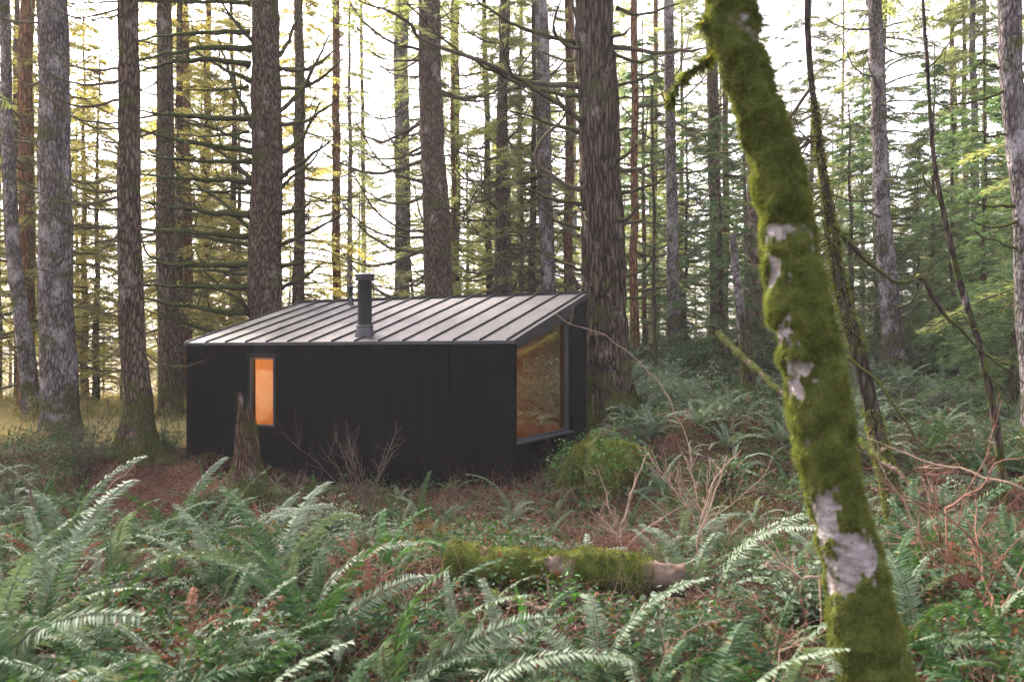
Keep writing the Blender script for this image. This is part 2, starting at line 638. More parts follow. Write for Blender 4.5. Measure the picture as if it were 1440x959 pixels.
def build_cabin():
    base = cab(np.array([[CL / 2, CW / 2, -2.3]]))[0]
    root = empty('cabin', base, 'small black cabin with a sloping metal roof and one amber lit end window', 'cabin')
    inv = -base

    def part(name, mb, mat, parent=root, smooth=False, label=None):
        me = mb.mesh(name, mat, smooth)
        bm = bmesh.new()
        bm.from_mesh(me)
        bmesh.ops.recalc_face_normals(bm, faces=bm.faces[:])
        bm.to_mesh(me)
        bm.free()
        o = link(name, me, parent, inv if parent is root else (0, 0, 0))
        if label:
            o['label'] = label
        return o

    th = .14
    rz = lambda b: EAVE + SL * b
    # front wall with the narrow window opening
    a0, a1, z0, z1 = 4.93, 5.53, -1.37, -.06
    m = MB()
    top = EAVE - .035
    add_box(m, (0, 0, BOT), (a0, th, top), cab)
    add_box(m, (a1, 0, BOT), (CL, th, top), cab)
    add_box(m, (a0, .001, BOT), (a1, th, z0), cab)
    add_box(m, (a0, .001, z1), (a1, th, top), cab)
    wall = part('front_wall', m, M['clad'])
    # board cover strips
    m = MB()
    for k in range(0, 24):
        a = .28 + k * .305
        if a > CL - .05:
            break
        w = .004
        if a0 - .05 < a < a1 + .05:
            add_box(m, (a - w, -.006, BOT), (a + w, -.0005, z0 - .06), cab)
            add_box(m, (a - w, -.006, z1 + .07), (a + w, -.0005, top), cab)
        else:
            add_box(m, (a - w, -.006, BOT), (a + w, -.0005, top), cab)
    part('cover_strips', m, M['clad'], wall)
    # left end wall and back wall
    m = MB()
    add_prism(m, [(th, BOT), (CW - th, BOT), (CW - th, rz(CW - th) - .06), (th, rz(th) - .06)], CL - th, CL,
              lambda V: cab(V[:, [1, 0, 2]]))
    part('side_wall', m, M['clad'])
    m = MB()
    add_box(m, (0, CW - th, BOT), (CL, CW, RIDGE - .09), cab)
    part('back_wall', m, M['clad'])
    # right end wall: recessed trapezoid window plus black panel
    b0, b1 = .15, 2.86
    rec = .16
    sill = -1.47
    hd = lambda b: rz(b) - .21 - .03 * b
    m = MB()
    sw = lambda V: cab(V[:, [1, 0, 2]])
    add_box(m, (.004, th, BOT), (rec + .08, b1 + .02, sill - .04), cab)                 # apron under the glass
    add_prism(m, [(b1 + .02, BOT), (CW - th, BOT), (CW - th, rz(CW - th) - .06), (b1 + .02, rz(b1 + .02) - .06)], .004, rec + .08, sw)
    part('end_wall', m, M['clad'])
    m = MB()
    add_prism(m, [(th, hd(th) + .02), (b1 + .02, hd(b1 + .02) + .02), (b1 + .02, rz(b1 + .02) - .06), (th, rz(th) - .06)], .03, rec + .08, sw)
    part('window_header', m, M['black_metal'])
    # big window
    fr = MB()
    f = .045
    add_prism(fr, [(th, sill), (th + f, sill), (th + f, hd(th + f)), (th, hd(th))], rec - .05, rec + .05, sw)
    add_prism(fr, [(b1 - f, sill), (b1 + .018, sill), (b1 + .018, hd(b1)), (b1 - f, hd(b1 - f))], rec - .05, rec + .05, sw)
    add_prism(fr, [(th + f, hd(th + f) - f), (b1 - f, hd(b1 - f) - f), (b1 - f, hd(b1 - f) - .002), (th + f, hd(th + f) - .002)], rec - .05, rec + .05, sw)
    win = part('end_window', fr, M['black_metal'])
    g = MB()
    add_prism(g, [(th + f, sill + .03), (b1 - f, sill + .03), (b1 - f, hd(b1 - f) - f), (th + f, hd(th + f) - f)], rec - .004, rec + .004, sw)
    part('pane', g, M['glass'], win, label='large trapezoid pane with amber plywood behind it and forest reflected')
    s = MB()
    add_box(s, (-.012, th, sill - .038), (rec + .04, b1 - f, sill - .012), cab)
    add_box(s, (rec - .03, th + f, sill - .010), (rec + .03, b1 - f, sill + .03), cab)
    part('sill', s, M['sill_metal'], win)
    # narrow front window
    fr = MB()
    f = .035
    add_box(fr, (a0 + .002, -.02, z0 + .002), (a0 + f, .09, z1 - .002), cab)
    add_box(fr, (a1 - f, -.02, z0 + .002), (a1 - .002, .09, z1 - .002), cab)
    add_box(fr, (a0 + f, -.02, z0 + .002), (a1 - f, .09, z0 + f), cab)
    add_box(fr, (a0 + f, -.02, z1 - f), (a1 - f, .09, z1 - .002), cab)
    nw = part('narrow_window', fr, M['black_metal'])
    g = MB()
    add_box(g, (a0 + f, .05, z0 + f), (a1 - f, .056, z1 - f), cab)
    part('pane', g, M['glass'], nw, label='narrow upright pane glowing orange')
    fl = MB()
    add_box(fl, (a0 - .07, -.05, z1 + .045), (a1 + .07, -.0008, z1 + .06), cab)
    part('drip_flashing', fl, M['black_metal'], nw)
    # roof
    ov = .03
    m = MB()
    P = [(-ov, rz(-ov) - .05), (CW + ov, rz(CW + ov) - .05), (CW + ov, rz(CW + ov)), (-ov, rz(-ov))]
    add_prism(m, P, -ov, CL + ov, lambda V: cab(V[:, [1, 0, 2]]))
    roof = part('roof', m, M['roof'])
    m = MB()
    a = .10
    while a < CL:
        add_prism(m, [(-ov - .004, rz(-ov) - .03), (CW + ov - .01, rz(CW + ov) - .01), (CW + ov - .01, rz(CW + ov) + .034), (-ov - .004, rz(-ov) + .034)],
                  a - .008, a + .008, lambda V: cab(V[:, [1, 0, 2]]))
        a += .502
    part('standing_seams', m, M['black_metal'], roof)
    m = MB()
    z = rz(CW + ov)
    add_box(m, (-ov - .012, CW + ov - .05, z + .0365), (CL + ov + .012, CW + ov + .022, z + .046), cab)
    add_box(m, (-ov - .012, CW + ov + .0025, z - .12), (CL + ov + .012, CW + ov + .02, z + .0345), cab)
    for (s0, s1) in ((-ov - .012, -ov - .002), (CL + ov + .002, CL + ov + .012)):
        add_prism(m, [(-ov, rz(-ov) - .075), (CW + ov, rz(CW + ov) - .075), (CW + ov, rz(CW + ov) + .018), (-ov, rz(-ov) + .018)], s0, s1, lambda V: cab(V[:, [1, 0, 2]]))
    add_box(m, (-ov, -ov - .012, rz(-ov) - .055), (CL + ov, -ov - .001, rz(-ov) - .006), cab)
    part('edge_trim', m, M['black_metal'], roof)
    # stove pipe
    def lathe(mb, c, prof, n=28):
        A = np.arange(n) * 2 * math.pi / n
        V = np.concatenate([np.stack([c[0] + r * np.cos(A), c[1] + r * np.sin(A), np.full(n, c[2] + h)], -1) for r, h in prof])
        k = len(prof)
        i = np.arange(k - 1)[:, None] * n
        j = np.arange(n)[None]
        jj = (j + 1) % n
        Q = np.stack([i + j, i + jj, i + n + jj, i + n + j], -1).reshape(-1, 4)
        V = np.vstack([V, [[c[0], c[1], c[2] + prof[-1][1]]]])
        b = (k - 1) * n
        T = np.stack([b + j[0], b + jj[0], np.full(n, k * n)], -1)
        mb.add(V, Q, T)
    c = cab(np.array([[3.22, .45, rz(.45)]]))[0]
    m = MB()
    lathe(m, c, [(.13, -.1), (.13, .98), (.135, .985), (.135, 1.0), (.12, 1.0)])
    pipe = part('chimney', m, M['black_metal'], root, True)
    m = MB()
    lathe(m, c, [(.10, .99), (.175, 1.0), (.18, 1.04), (.165, 1.045), (.165, 1.065), (.185, 1.07), (.19, 1.10), (.13, 1.13), (.02, 1.14)])
    part('cap', m, M['black_metal'], pipe, False)
    m = MB()
    lathe(m, c, [(.21, -.09), (.18, .0), (.155, .12), (.15, .13), (.155, .14), (.155, .17), (.132, .175)])
    part('flashing', m, M['black_metal'], pipe, True)
    c = cab(np.array([[5.45, 3.15, rz(3.15)]]))[0]
    m = MB()
    lathe(m, c, [(.06, -.05), (.07, .02), (.05, .05), (.05, .36), (.062, .365), (.062, .42), (.02, .43)], 16)
    part('vent_pipe', m, M['black_metal'], roof, True)
    c = cab(np.array([[5.62, 3.35, rz(3.35)]]))[0]
    m = MB()
    lathe(m, c, [(.022, -.05), (.018, .9), (.012, .92)], 10)
    part('aerial_pole', m, M['black_metal'], roof, True)
    # interior lining and floor
    m = MB()
    t = .02
    add_box(m, (.30, CW - th - .03, -2.05), (CL - th - .01, CW - th - .005, rz(CW - th) - .10), cab)
    part('back_lining', m, M['ply'])
    m = MB()
    add_box(m, (rec + .09, th + .005, -2.05), (a0 - .002, th + .02, EAVE - .06), cab)
    add_box(m, (a1 + .002, th + .005, -2.05), (CL - th - .01, th + .02, EAVE - .06), cab)
    add_box(m, (a0 - .002, th + .005, -2.05), (a1 + .002, th + .02, z0 - .002), cab)
    add_box(m, (a0 - .002, th + .005, z1 + .002), (a1 + .002, th + .02, EAVE - .06), cab)
    part('front_lining', m, M['ply'])
    m = MB()
    add_prism(m, [(th + .03, -2.05), (CW - th - .04, -2.05), (CW - th - .04, rz(CW - th) - .13), (th + .03, rz(th) - .13)], CL - th - .03, CL - th - .012, lambda V: cab(V[:, [1, 0, 2]]))
    part('side_lining', m, M['ply'])
    m = MB()
    add_prism(m, [(th + .01, rz(th) - .10), (CW - th - .01, rz(CW - th) - .10), (CW - th - .01, rz(CW - th) - .085), (th + .01, rz(th) - .085)], rec + .10, CL - th - .01, lambda V: cab(V[:, [1, 0, 2]]))
    part('ceiling_lining', m, M['ply'])
    m = MB()
    add_box(m, (.02, th + .001, -2.10), (CL - th - .001, CW - th - .001, -2.055), cab)
    part('floor', m, M['ply'])
    # plywood partition behind the narrow window
    m = MB()
    add_prism(m, [(1.55, -2.05), (CW - th - .04, -2.05), (CW - th - .04, rz(CW - th) - .13), (1.55, rz(1.55) - .13)], 3.9, 3.93, lambda V: cab(V[:, [1, 0, 2]]))
    part('partition', m, M['ply'])
    # the lit room lamps
    for (a, b, z, e) in ((5.3, 1.2, .15, 14), (2.6, 1.6, .25, 2.0)):
        L = bpy.data.lights.new('room_lamp', 'POINT')
        L.energy = e * LAMP
        L.color = (1, .77, .32)
        L.shadow_soft_size = .12
        p = cab(np.array([[a, b, z]]))[0]
        o = bpy.data.objects.new('room_lamp', L)
        col.objects.link(o)
        o.parent = root
        o.location = p - base


LAMP = 1.0
build_cabin()


# ------------------------------------------------------------------ trunks
def trunk_mesh(name, P, r, mat, sides=32, furrow=.02, flare=.6, seed=0, step=.12, lobes=5, zg=None, fine=1.0):
    """P path (from below ground up), r radii at P; origin = ground point of the trunk"""
    P = np.asarray(P, float)
    L = np.linalg.norm(np.diff(P, axis=0), axis=1).sum()
    n = int(L / step) + 2
    C = smooth_path(P, n)
    seg = np.concatenate([[0], np.cumsum(np.linalg.norm(np.diff(P, axis=0), axis=1))])
    rr = np.interp(np.linspace(0, seg[-1], n), seg, r)
    for ax_ in (0, 1):
        K_ = np.stack([C[:, 2] * .45, C[:, 2] * 0 + seed * 3.1 + ax_ * 9, C[:, 2] * 0], -1)
        C[:, ax_] += (fbm(K_, 3, 2) - .5) * (.16 if L > 6 else .03) * sstep((C[:, 2] - C[0, 2]) / 2)
    rr = rr * (1 + .10 * (fbm(np.stack([C[:, 2] * 1.6, C[:, 2] * 0 + seed, C[:, 2] * 0], -1), 2, 6) - .5))
    h = C[:, 2] - (zg if zg is not None else C[0, 2] + .3)
    a = np.arange(sides) * 2 * math.pi / sides
    H, A = np.meshgrid(h, a, indexing='ij')
    fl = 1 + flare * np.exp(-np.clip(H, -.2, 50) / .38) * (1 + .45 * np.cos(lobes * A + seed))
    Q = np.stack([np.cos(A) * 3.2, np.sin(A) * 3.2, H * .9], -1).reshape(-1, 3)
    lump = (fbm(Q * .8 + seed, 3, seed) - .5).reshape(A.shape) * .16
    Rm = rr[:, None]
    K = np.stack([np.cos(A) * Rm * 11 * fine, np.sin(A) * Rm * 11 * fine, H * 1.7 * fine], -1).reshape(-1, 3)
    K[:, 0] += (vnoise(K * .35, 3) - .5) * 2.2
    f = np.abs(fbm(K, 3, seed + 5) - .5).reshape(A.shape) * 4
    rad = fl * (1 + lump) + (np.clip(f, 0, 1) - .5) * furrow / np.maximum(Rm, .03)
    mb = MB()
    V, Qd, T = tube(C, rr, sides, rad)
    mb.add(V, Qd, T)
    return mb, C, rr


def px_path(pts, Y, zg, up=None):
    """pts [(px,py,width_px)...] top to bottom or any order; returns base->top path and radii at distance Y"""
    pts = sorted(pts, key=lambda p: -p[1])
    P = [at(p[0], p[1], Y) for p in pts]
    r = [p[2] * Y / F / 2 for p in pts]
    # down to below ground
    d = (P[0] - P[1]) / max(P[1][2] - P[0][2], 1e-3)
    if P[0][2] > zg + .05:
        P.insert(0, P[0] + d * (P[0][2] - zg) * .6 + np.array([0, 0, 0]))
        P[0][2] = zg
        r.insert(0, r[0] * 1.04)
    low = P[0].copy()
    low[2] = zg - .4
    P.insert(0, low)
    r.insert(0, r[0])
    # up to the given height
    if up:
        s = (P[-1] - P[-2])
        s = s / max(s[2], 1e-3)
        s[:2] = np.clip(s[:2], -.12, .12)
        z0, r0 = P[-1][2], r[-1]
        for k in range(1, 5):
            dz = (up - z0) * k / 4
            P.append(P[-1 - 0] * 0 + np.array([P[len(P) - k][0] + s[0] * dz, Y, z0 + dz]) if False else np.array([at(pts[-1][0], pts[-1][1], Y)[0] + s[0] * dz, Y, z0 + dz]))
            r.append(r0 * (1 - .9 * k / 4) + .01)
    return np.array(P), np.array(r)


# bare branch pool -------------------------------------------------
def bare_branch(L, seed, twigs=12, r0=.02, rise=.1, curl=.25, fine=True):
    g = np.random.default_rng(seed)
    mb = MB()
    n = 12
    t = np.linspace(0, 1, n)
    wob = np.cumsum(g.normal(0, .012, (n, 3)), 0) * L
    P = np.stack([t * L, 0 * t, L * (rise * t + curl * t ** 2.5 - .12 * np.sin(t * 3))], -1) + wob * np.array([.3, 1, .7])
    P[0] = 0
    rr = r0 * (1 - .82 * t) + .002
    add_tube(mb, P, rr * (1 + .25 * g.random(n)), 6)
    for k in range(twigs):
        u = g.uniform(.18, .98)
        i = min(int(u * (n - 1)), n - 2)
        p = P[i] + (P[i + 1] - P[i]) * (u * (n - 1) - i)
        s = 1 if g.random() < .5 else -1
        d = unit(np.array([g.uniform(.3, 1), s * g.uniform(.3, 1.0), g.uniform(-.3, .6)]))
        l = L * g.uniform(.1, .34) * (1.1 - .5 * u)
        m = 5
        tt = np.linspace(0, 1, m)[:, None]
        tp = p + d * tt * l + np.array([0, 0, 1]) * (tt ** 2) * l * g.uniform(-.25, .3) + np.cumsum(g.normal(0, .03, (m, 3)), 0) * l * tt
        add_tube(mb, tp, (.35 * rr[i] + .001) * (1 - .75 * tt[:, 0]), 3, cap=False)
        if fine:
            for q in range(3):
                v = g.uniform(.2, .9)
                b = tp[int(v * (m - 1))]
                d2 = unit(d + g.normal(0, .6, 3))
                ll = l * g.uniform(.2, .5)
                add_tube(mb, np.array([b, b + d2 * ll * .5, b + d2 * ll + np.array([0, 0, .1 * ll])]), [.0022, .0016, .0008], 3, cap=False)
    return mb


BARE = []
for k in range(12):
    L = [1.0, 1.5, 2.0, 2.6][k % 4]
    BARE.append((L, bare_branch(L, 100 + k, 10 + 4 * (k % 4), .016 + .006 * (k % 4), .05 + .02 * (k % 3), [.12, .3, .5][k % 3]).mesh('branch', M['branch'])))


def add_bare_branches(root, C, rr, zlo, zhi, n, seed, lrange=(.7, 2.2), bias=None, name='branch'):
    g = np.random.default_rng(seed)
    for k in range(n):
        z = zlo + (zhi - zlo) * (k + g.random()) / n
        i = int(np.argmin(np.abs(C[:, 2] - z)))
        a = g.uniform(0, 2 * math.pi) if bias is None or g.random() < .25 else bias + g.normal(0, .6)
        L = g.uniform(*lrange) * 1.5
        bl, me = BARE[int(g.integers(len(BARE)))]
        p = C[i] + np.array([math.cos(a), math.sin(a), 0]) * rr[i] * .6
        link(name, me, root, p - np.array(root.location), (0, g.uniform(-.25, .25), a), L / bl * g.uniform(.85, 1.15))


# fir foliage ------------------------------------------------------
def fir_foliage(mb, wood, base, ang, L, g, dens=1.0, rise=.1, droop=.35, leaf=.13, wid=.018):
    """a living fir bough: arching axis, side twigs in a flattish spray, many narrow twiglets"""
    n = 8
    t = np.linspace(0, 1, n)
    dr = np.array([math.cos(ang), math.sin(ang), 0])
    sd = np.array([-math.sin(ang), math.cos(ang), 0])
    P = base + dr * (t * L)[:, None] + np.array([0, 0, 1.]) * (L * (rise * t - droop * t ** 2))[:, None] + sd * (np.cumsum(g.normal(0, .02, n)) * L)[:, None]
    if wood is not None:
        add_tube(wood, P, .011 * L * (1 - .85 * t) + .003, 4, cap=False)
    nt_ = int((9 + 5 * L) * dens)
    side = np.where(g.random(nt_) < .5, -1., 1.)
    u = g.uniform(.14, 1.0, nt_)
    idx = u * (n - 1)
    i0 = np.minimum(idx.astype(int), n - 2)
    fr_ = (idx - i0)[:, None]
    B = P[i0] * (1 - fr_) + P[i0 + 1] * fr_
    tl = (L * .42 * (1.05 - u) + .22) * g.uniform(.5, 1.15, nt_)
    D = unit(dr[None] * g.uniform(.45, .9, nt_)[:, None] + sd[None] * (side * g.uniform(.6, 1.1, nt_))[:, None] + np.array([0, 0, 1.]) * g.uniform(-.35, .12, nt_)[:, None])
    # twiglets on every twig
    m = 9
    v = np.tile((np.arange(m) + .5) / m, nt_)
    rep = np.repeat(np.arange(nt_), m)
    v = np.clip(v + g.normal(0, .04, len(v)), .05, 1)
    Tb = B[rep] + D[rep] * (v * tl[rep])[:, None] + np.array([0, 0, -1.]) * (.35 * v ** 2 * tl[rep] * g.uniform(.4, 1.1, nt_)[rep])[:, None]
    for s in (-1, 1):
        perp = unit(np.cross(D[rep], np.array([0, 0, 1.])) * s)
        d = unit(D[rep] * g.uniform(.5, 1.0, len(v))[:, None] + perp * g.uniform(.4, 1, len(v))[:, None] + np.array([0, 0, 1.]) * g.uniform(-.55, .15, len(v))[:, None])
        l = leaf * (1.25 - .7 * v) * g.uniform(.5, 1.3, len(v))
        w = unit(np.cross(d, np.array([0, 0, 1.]) + g.normal(0, .5, (len(v), 3)))) * (wid * .5)
        V = np.stack([Tb, Tb + d * (l * .45)[:, None] + w, Tb + d * l[:, None], Tb + d * (l * .45)[:, None] - w], 1).reshape(-1, 3)
        mb.add(V, np.arange(len(V)).reshape(-1, 4))


def fir_crown(seed, z0, z1, R0, nb, mat, dens=1.0, dead_from=None, taper=.75, leaf=.13, wid=.018, bare=0, name='crown', gaps=0.25, rise=.12, droop=.38):
    g = np.random.default_rng(seed)
    mb, wd = MB(), MB()
    for k in range(nb):
        f = (k + g.random()) / nb
        z = z0 + (z1 - z0) * f
        if vnoise(np.array([[z * .9, seed * 3.3, 0]]), 4)[0] < gaps:
            continue
        L = R0 * ((1 - f) ** taper) * g.uniform(.55, 1.15) + .25
        fir_foliage(mb, wd, np.array([0, 0, z]), g.uniform(0, 2 * math.pi), L, g, dens, rise * g.uniform(.2, 1.6), droop * g.uniform(.5, 1.3), leaf, wid)
    for k in range(bare):
        f = (k + g.random()) / bare
        z = .8 + (z0 + 1.5 - .8) * f
        b = bare_branch(g.uniform(.6, 1.6), seed * 7 + k, 6, .011, .05, .15, False)
        a = g.uniform(0, 2 * math.pi)
        Vb = np.concatenate(b.v)
        c, s = math.cos(a), math.sin(a)
        Vr = np.stack([Vb[:, 0] * c - Vb[:, 1] * s, Vb[:, 0] * s + Vb[:, 1] * c, Vb[:, 2] + z], -1)
        wd.add(Vr, np.concatenate(b.q), np.concatenate(b.t) if b.t else None)
    return mb.mesh(name, mat, False), wd.mesh('limbs', M['branch'], True)


# ------------------------------------------------------------------ the big conifers that can be told apart
HIGHCROWN = fir_crown(901, 0, 11, 3.2, 60, M['needle_mid'], .7, leaf=.22, wid=.04, taper=.6)
trees = {}


def conifer(key, pts, Y, mat, label, sides=32, furrow=.012, flare=.5, up=19, seed=1, bare=(0, 0, 0), lr=(.6, 1.8), group='tall conifers standing round the cabin', step=.12, bias=None, crown=True, fine=1.0):
    crown = key in ('t1', 't4', 't8', 't18', 'big')
    bx = np.interp(0, [0], [0])
    low = max(pts, key=lambda p: p[1])
    x0 = (low[0] - CX) / F * Y
    zg = gz(x0, Y)
    P, r = px_path(pts, Y, zg, up)
    base = np.array([P[1][0], Y, zg])
    root = empty('conifer_tree', base, label, 'conifer tree', group)
    mb, C, rr = trunk_mesh('trunk', P - base, r, mat, sides, furrow, flare, seed, step, zg=0, fine=fine)
    link('trunk', mb.mesh('trunk', mat), root)
    C = C + base
    if bare[0]:
        add_bare_branches(root, C, rr, bare[1], bare[2], int(bare[0] * 2.6), seed + 50, lr, bias)
    if crown:
        i = int(np.argmin(np.abs(C[:, 2] - (up - 10))))
        link('crown', HIGHCROWN[0], root, C[i] - base, (0, 0, seed * 1.7))
        link('limbs', HIGHCROWN[1], root, C[i] - base, (0, 0, seed * 1.7))
    trees[key] = (root, C, rr, Y)
    return root


def limb_px(root, Y, pts, w0, w1, dY=0, mat=None, side_twigs=6, seed=0, name='branch', moss=0, fork=1.0):
    """branch traced as a 3-D curve that starts on the trunk at depth Y and runs dY nearer or farther"""
    g = np.random.default_rng(seed)
    k = len(pts)
    P = np.array([at(p[0], p[1], Y + dY * i / (k - 1)) for i, p in enumerate(pts)])
    n = max(14, int(np.linalg.norm(np.diff(P, axis=0), axis=1).sum() / .09))
    C = smooth_path(P, n)
    C[1:] += (np.stack([fbm(np.stack([np.arange(n) * .33, np.full(n, seed * 1.7 + q), np.zeros(n)], -1), 2, 7 + q) for q in range(3)], -1)[1:] - .5) * .09
    t = np.linspace(0, 1, n)
    r = (w0 * (1 - t) ** .8 + w1 * t) * Y / F / 2 * (1 + .35 * (vnoise(np.stack([t * 22, t * 0 + seed, t * 0], -1), 2) - .5))
    r[0] *= 1.35
    mb = MB()
    add_tube(mb, C, r, 8)
    for q in range(side_twigs):
        u = g.uniform(.25, .97)
        i = int(u * (n - 2))
        tg = unit(C[i + 1] - C[i])
        d = unit(tg * g.uniform(.3, 1.0) + g.normal(0, .55, 3) + np.array([0, 0, .15]))
        l = g.uniform(.15, .7) * fork
        m = 7
        tt = np.linspace(0, 1, m)[:, None]
        tp = C[i] + d * tt * l + np.array([0, 0, 1]) * tt ** 2 * l * g.uniform(-.2, .4) + np.cumsum(g.normal(0, .03, (m, 3)), 0) * l * tt
        add_tube(mb, tp, (.40 * r[i] + .001) * (1 - .8 * tt[:, 0]), 4, cap=False)
        for _ in range(3):
            b = tp[int(g.integers(1, m - 1))]
            d2 = unit(d + g.normal(0, .6, 3))
            ll = l * g.uniform(.2, .5)
            add_tube(mb, np.array([b, b + d2 * ll * .5 + g.normal(0, .01, 3), b + d2 * ll]), [.003, .002, .001], 3, cap=False)
    if moss:
        idx = g.integers(0, n - 1, moss)
        a = g.uniform(0, 2 * math.pi, moss)
        nr = unit(np.stack([np.cos(a), g.normal(0, .3, moss), np.sin(a)], -1) * np.array([.5, .6, 1]))
        fz = MB()
        fuzz(fz, C[idx] + nr * r[idx][:, None] * .9 + (C[idx + 1] - C[idx]) * g.random((moss, 1)), nr, .05, .006, 1.0)
    loc = np.array(root.location)
    for arr in mb.v:
        arr -= loc
    o = link(name, mb.mesh(name, mat or M['branch_green']), root)
    if moss:
        for arr in fz.v:
            arr -= loc
        link('moss', fz.mesh('moss', M['moss'], False), o)
    return o


# left group
conifer('t0', [(8, 100, 15), (18, 330, 19), (45, 590, 24)], 23.5, M['bark_grey'], 'thin leaning grey trunk crossing the left edge of the picture', seed=2, bare=(10, -1, 7))
conifer('t0b', [(36, 0, 18), (37, 300, 20), (38, 585, 24)], 27, M['bark_orange'], 'orange-lit trunk just left of the thick lavender-grey trunk', seed=3, bare=(10, 0, 9))  # its orange light is put into the bark colour
conifer('t1', [(75, 0, 38), (77, 200, 42), (79, 400, 44), (84, 590, 50)], 19.6, M['bark_grey'], 'thick lavender-grey mottled trunk at the far left', 40, .02, .35, seed=4, bare=(12, -.5, 8), lr=(.5, 1.3))
conifer('t2', [(178, 0, 27), (180, 200, 30), (184, 400, 33), (192, 560, 37), (190, 610, 42)], 16.8, M['bark_brown'], 'brown trunk with a mossy flared foot beside the worn path', 36, .018, 1.1, seed=5, bare=(12, -.5, 7), lr=(.5, 1.4), bias=3.1)
conifer('t3', [(229, 0, 20), (232, 300, 25), (240, 575, 30)], 23.5, M['bark_brown'], 'brown trunk close behind the left corner of the cabin', 30, .018, .5, seed=6, bare=(12, -.5, 9))
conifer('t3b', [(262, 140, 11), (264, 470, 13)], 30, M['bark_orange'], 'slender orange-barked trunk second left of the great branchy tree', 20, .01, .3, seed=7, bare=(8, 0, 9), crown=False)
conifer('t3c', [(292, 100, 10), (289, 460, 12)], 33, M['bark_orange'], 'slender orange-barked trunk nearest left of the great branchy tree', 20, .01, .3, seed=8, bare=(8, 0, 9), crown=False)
conifer('t4', [(370, 0, 37), (372, 200, 42), (373, 430, 48)], 22, M['bark_brown'], 'great branchy tree behind the left end of the cabin roof', 48, .022, .4, seed=9)
conifer('t5', [(421, 60, 13), (420, 420, 17)], 31, M['bark_brown'], 'thin trunk right of the great branchy tree', 20, .01, .3, seed=10, bare=(12, 0, 9), crown=False)
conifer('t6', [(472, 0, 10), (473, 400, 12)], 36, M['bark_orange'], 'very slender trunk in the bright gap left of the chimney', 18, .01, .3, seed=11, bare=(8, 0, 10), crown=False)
conifer('t7', [(564, 0, 20), (565, 400, 22)], 33, M['bark_grey'], 'hazy pale trunk right of the chimney', 24, .012, .3, seed=12, bare=(9, 0, 11))
conifer('t8', [(602, 0, 30), (608, 200, 34), (617, 415, 41)], 27, M['bark_brown'], 'stout hazy trunk behind the middle of the roof', 32, .02, .4, seed=13, bare=(20, 1, 10), lr=(.8, 2.6), bias=2.6)
conifer('t9', [(640, 30, 12), (641, 410, 14)], 36, M['bark_dark'], 'thin mossy trunk just right of the stout hazy one', 18, .01, .3, seed=14, bare=(8, 0, 10), crown=False)
conifer('t10', [(709, 0, 14), (703, 410, 17)], 30, M['bark_brown'], 'slim pinkish trunk behind the roof at its middle right', 22, .012, .3, seed=15, bare=(22, 0, 11), lr=(.8, 2.2))
conifer('t11', [(762, 0, 18), (770, 410, 22)], 29, M['bark_grey'], 'grey trunk left of the huge furrowed tree', 24, .014, .3, seed=16, bare=(18, 0, 10), lr=(.6, 1.6))
conifer('t12', [(683, 100, 8), (688, 410, 10)], 33, M['bark_dark'], 'spindly dark trunk between two slim trunks behind the roof', 14, .008, .3, seed=17, bare=(20, 0, 9), crown=False)
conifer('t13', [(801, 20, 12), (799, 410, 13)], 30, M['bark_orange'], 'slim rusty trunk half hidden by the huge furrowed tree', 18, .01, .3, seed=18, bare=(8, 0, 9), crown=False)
conifer('big', [(834, 0, 51), (838, 150, 55), (844, 300, 59), (848, 450, 65), (852, 560, 78)], 18.7, M['bark_red'], 'huge furrowed red-brown trunk at the right end of the cabin', 150, .055, .35, seed=19, step=.055, up=20, fine=.9)
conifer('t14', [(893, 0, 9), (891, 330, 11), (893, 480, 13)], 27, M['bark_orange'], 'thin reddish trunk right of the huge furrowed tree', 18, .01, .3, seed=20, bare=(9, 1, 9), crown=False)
conifer('t15', [(939, 0, 14), (944, 250, 16), (950, 490, 19)], 27.5, M['bark_grey'], 'slim pinkish-grey trunk between the huge tree and the mossy leaning one', 22, .012, .3, seed=21, bare=(14, 1, 10))
conifer('t16', [(1000, 60, 15), (1004, 250, 17), (1008, 465, 21)], 29, M['bark_brown'], 'dusky trunk just left of the mossy leaning tree', 22, .012, .3, seed=22, bare=(14, 0, 9), crown=False)
conifer('t17', [(1062, 330, 20), (1066, 460, 24)], 26, M['bark_brown'], 'brown trunk seen past the left side of the mossy leaning tree', 22, .012, .3, seed=23, bare=(4, 0, 8), up=14, crown=False)
conifer('t18', [(1231, 0, 19), (1238, 200, 21), (1248, 400, 26), (1258, 520, 31)], 23.5, M['bark_grey'], 'straight pinkish-grey trunk right of the mossy leaning tree', 36, .018, .5, seed=24, bare=(9, 1, 9), lr=(.5, 1.4))
conifer('t21', [(1418, 0, 30), (1428, 170, 29), (1440, 330, 29)], 14.5, M['bark_grey'], 'blotchy grey trunk at the upper right edge of the picture', 32, .012, .4, seed=25, bare=(0, 0, 0), crown=False, up=13)
conifer('t22', [(1341, 150, 9), (1345, 420, 11)], 38, M['bark_brown'], 'faint thin trunk far right in front of the pale opening', 16, .01, .3, seed=26, bare=(6, 0, 9), crown=False)

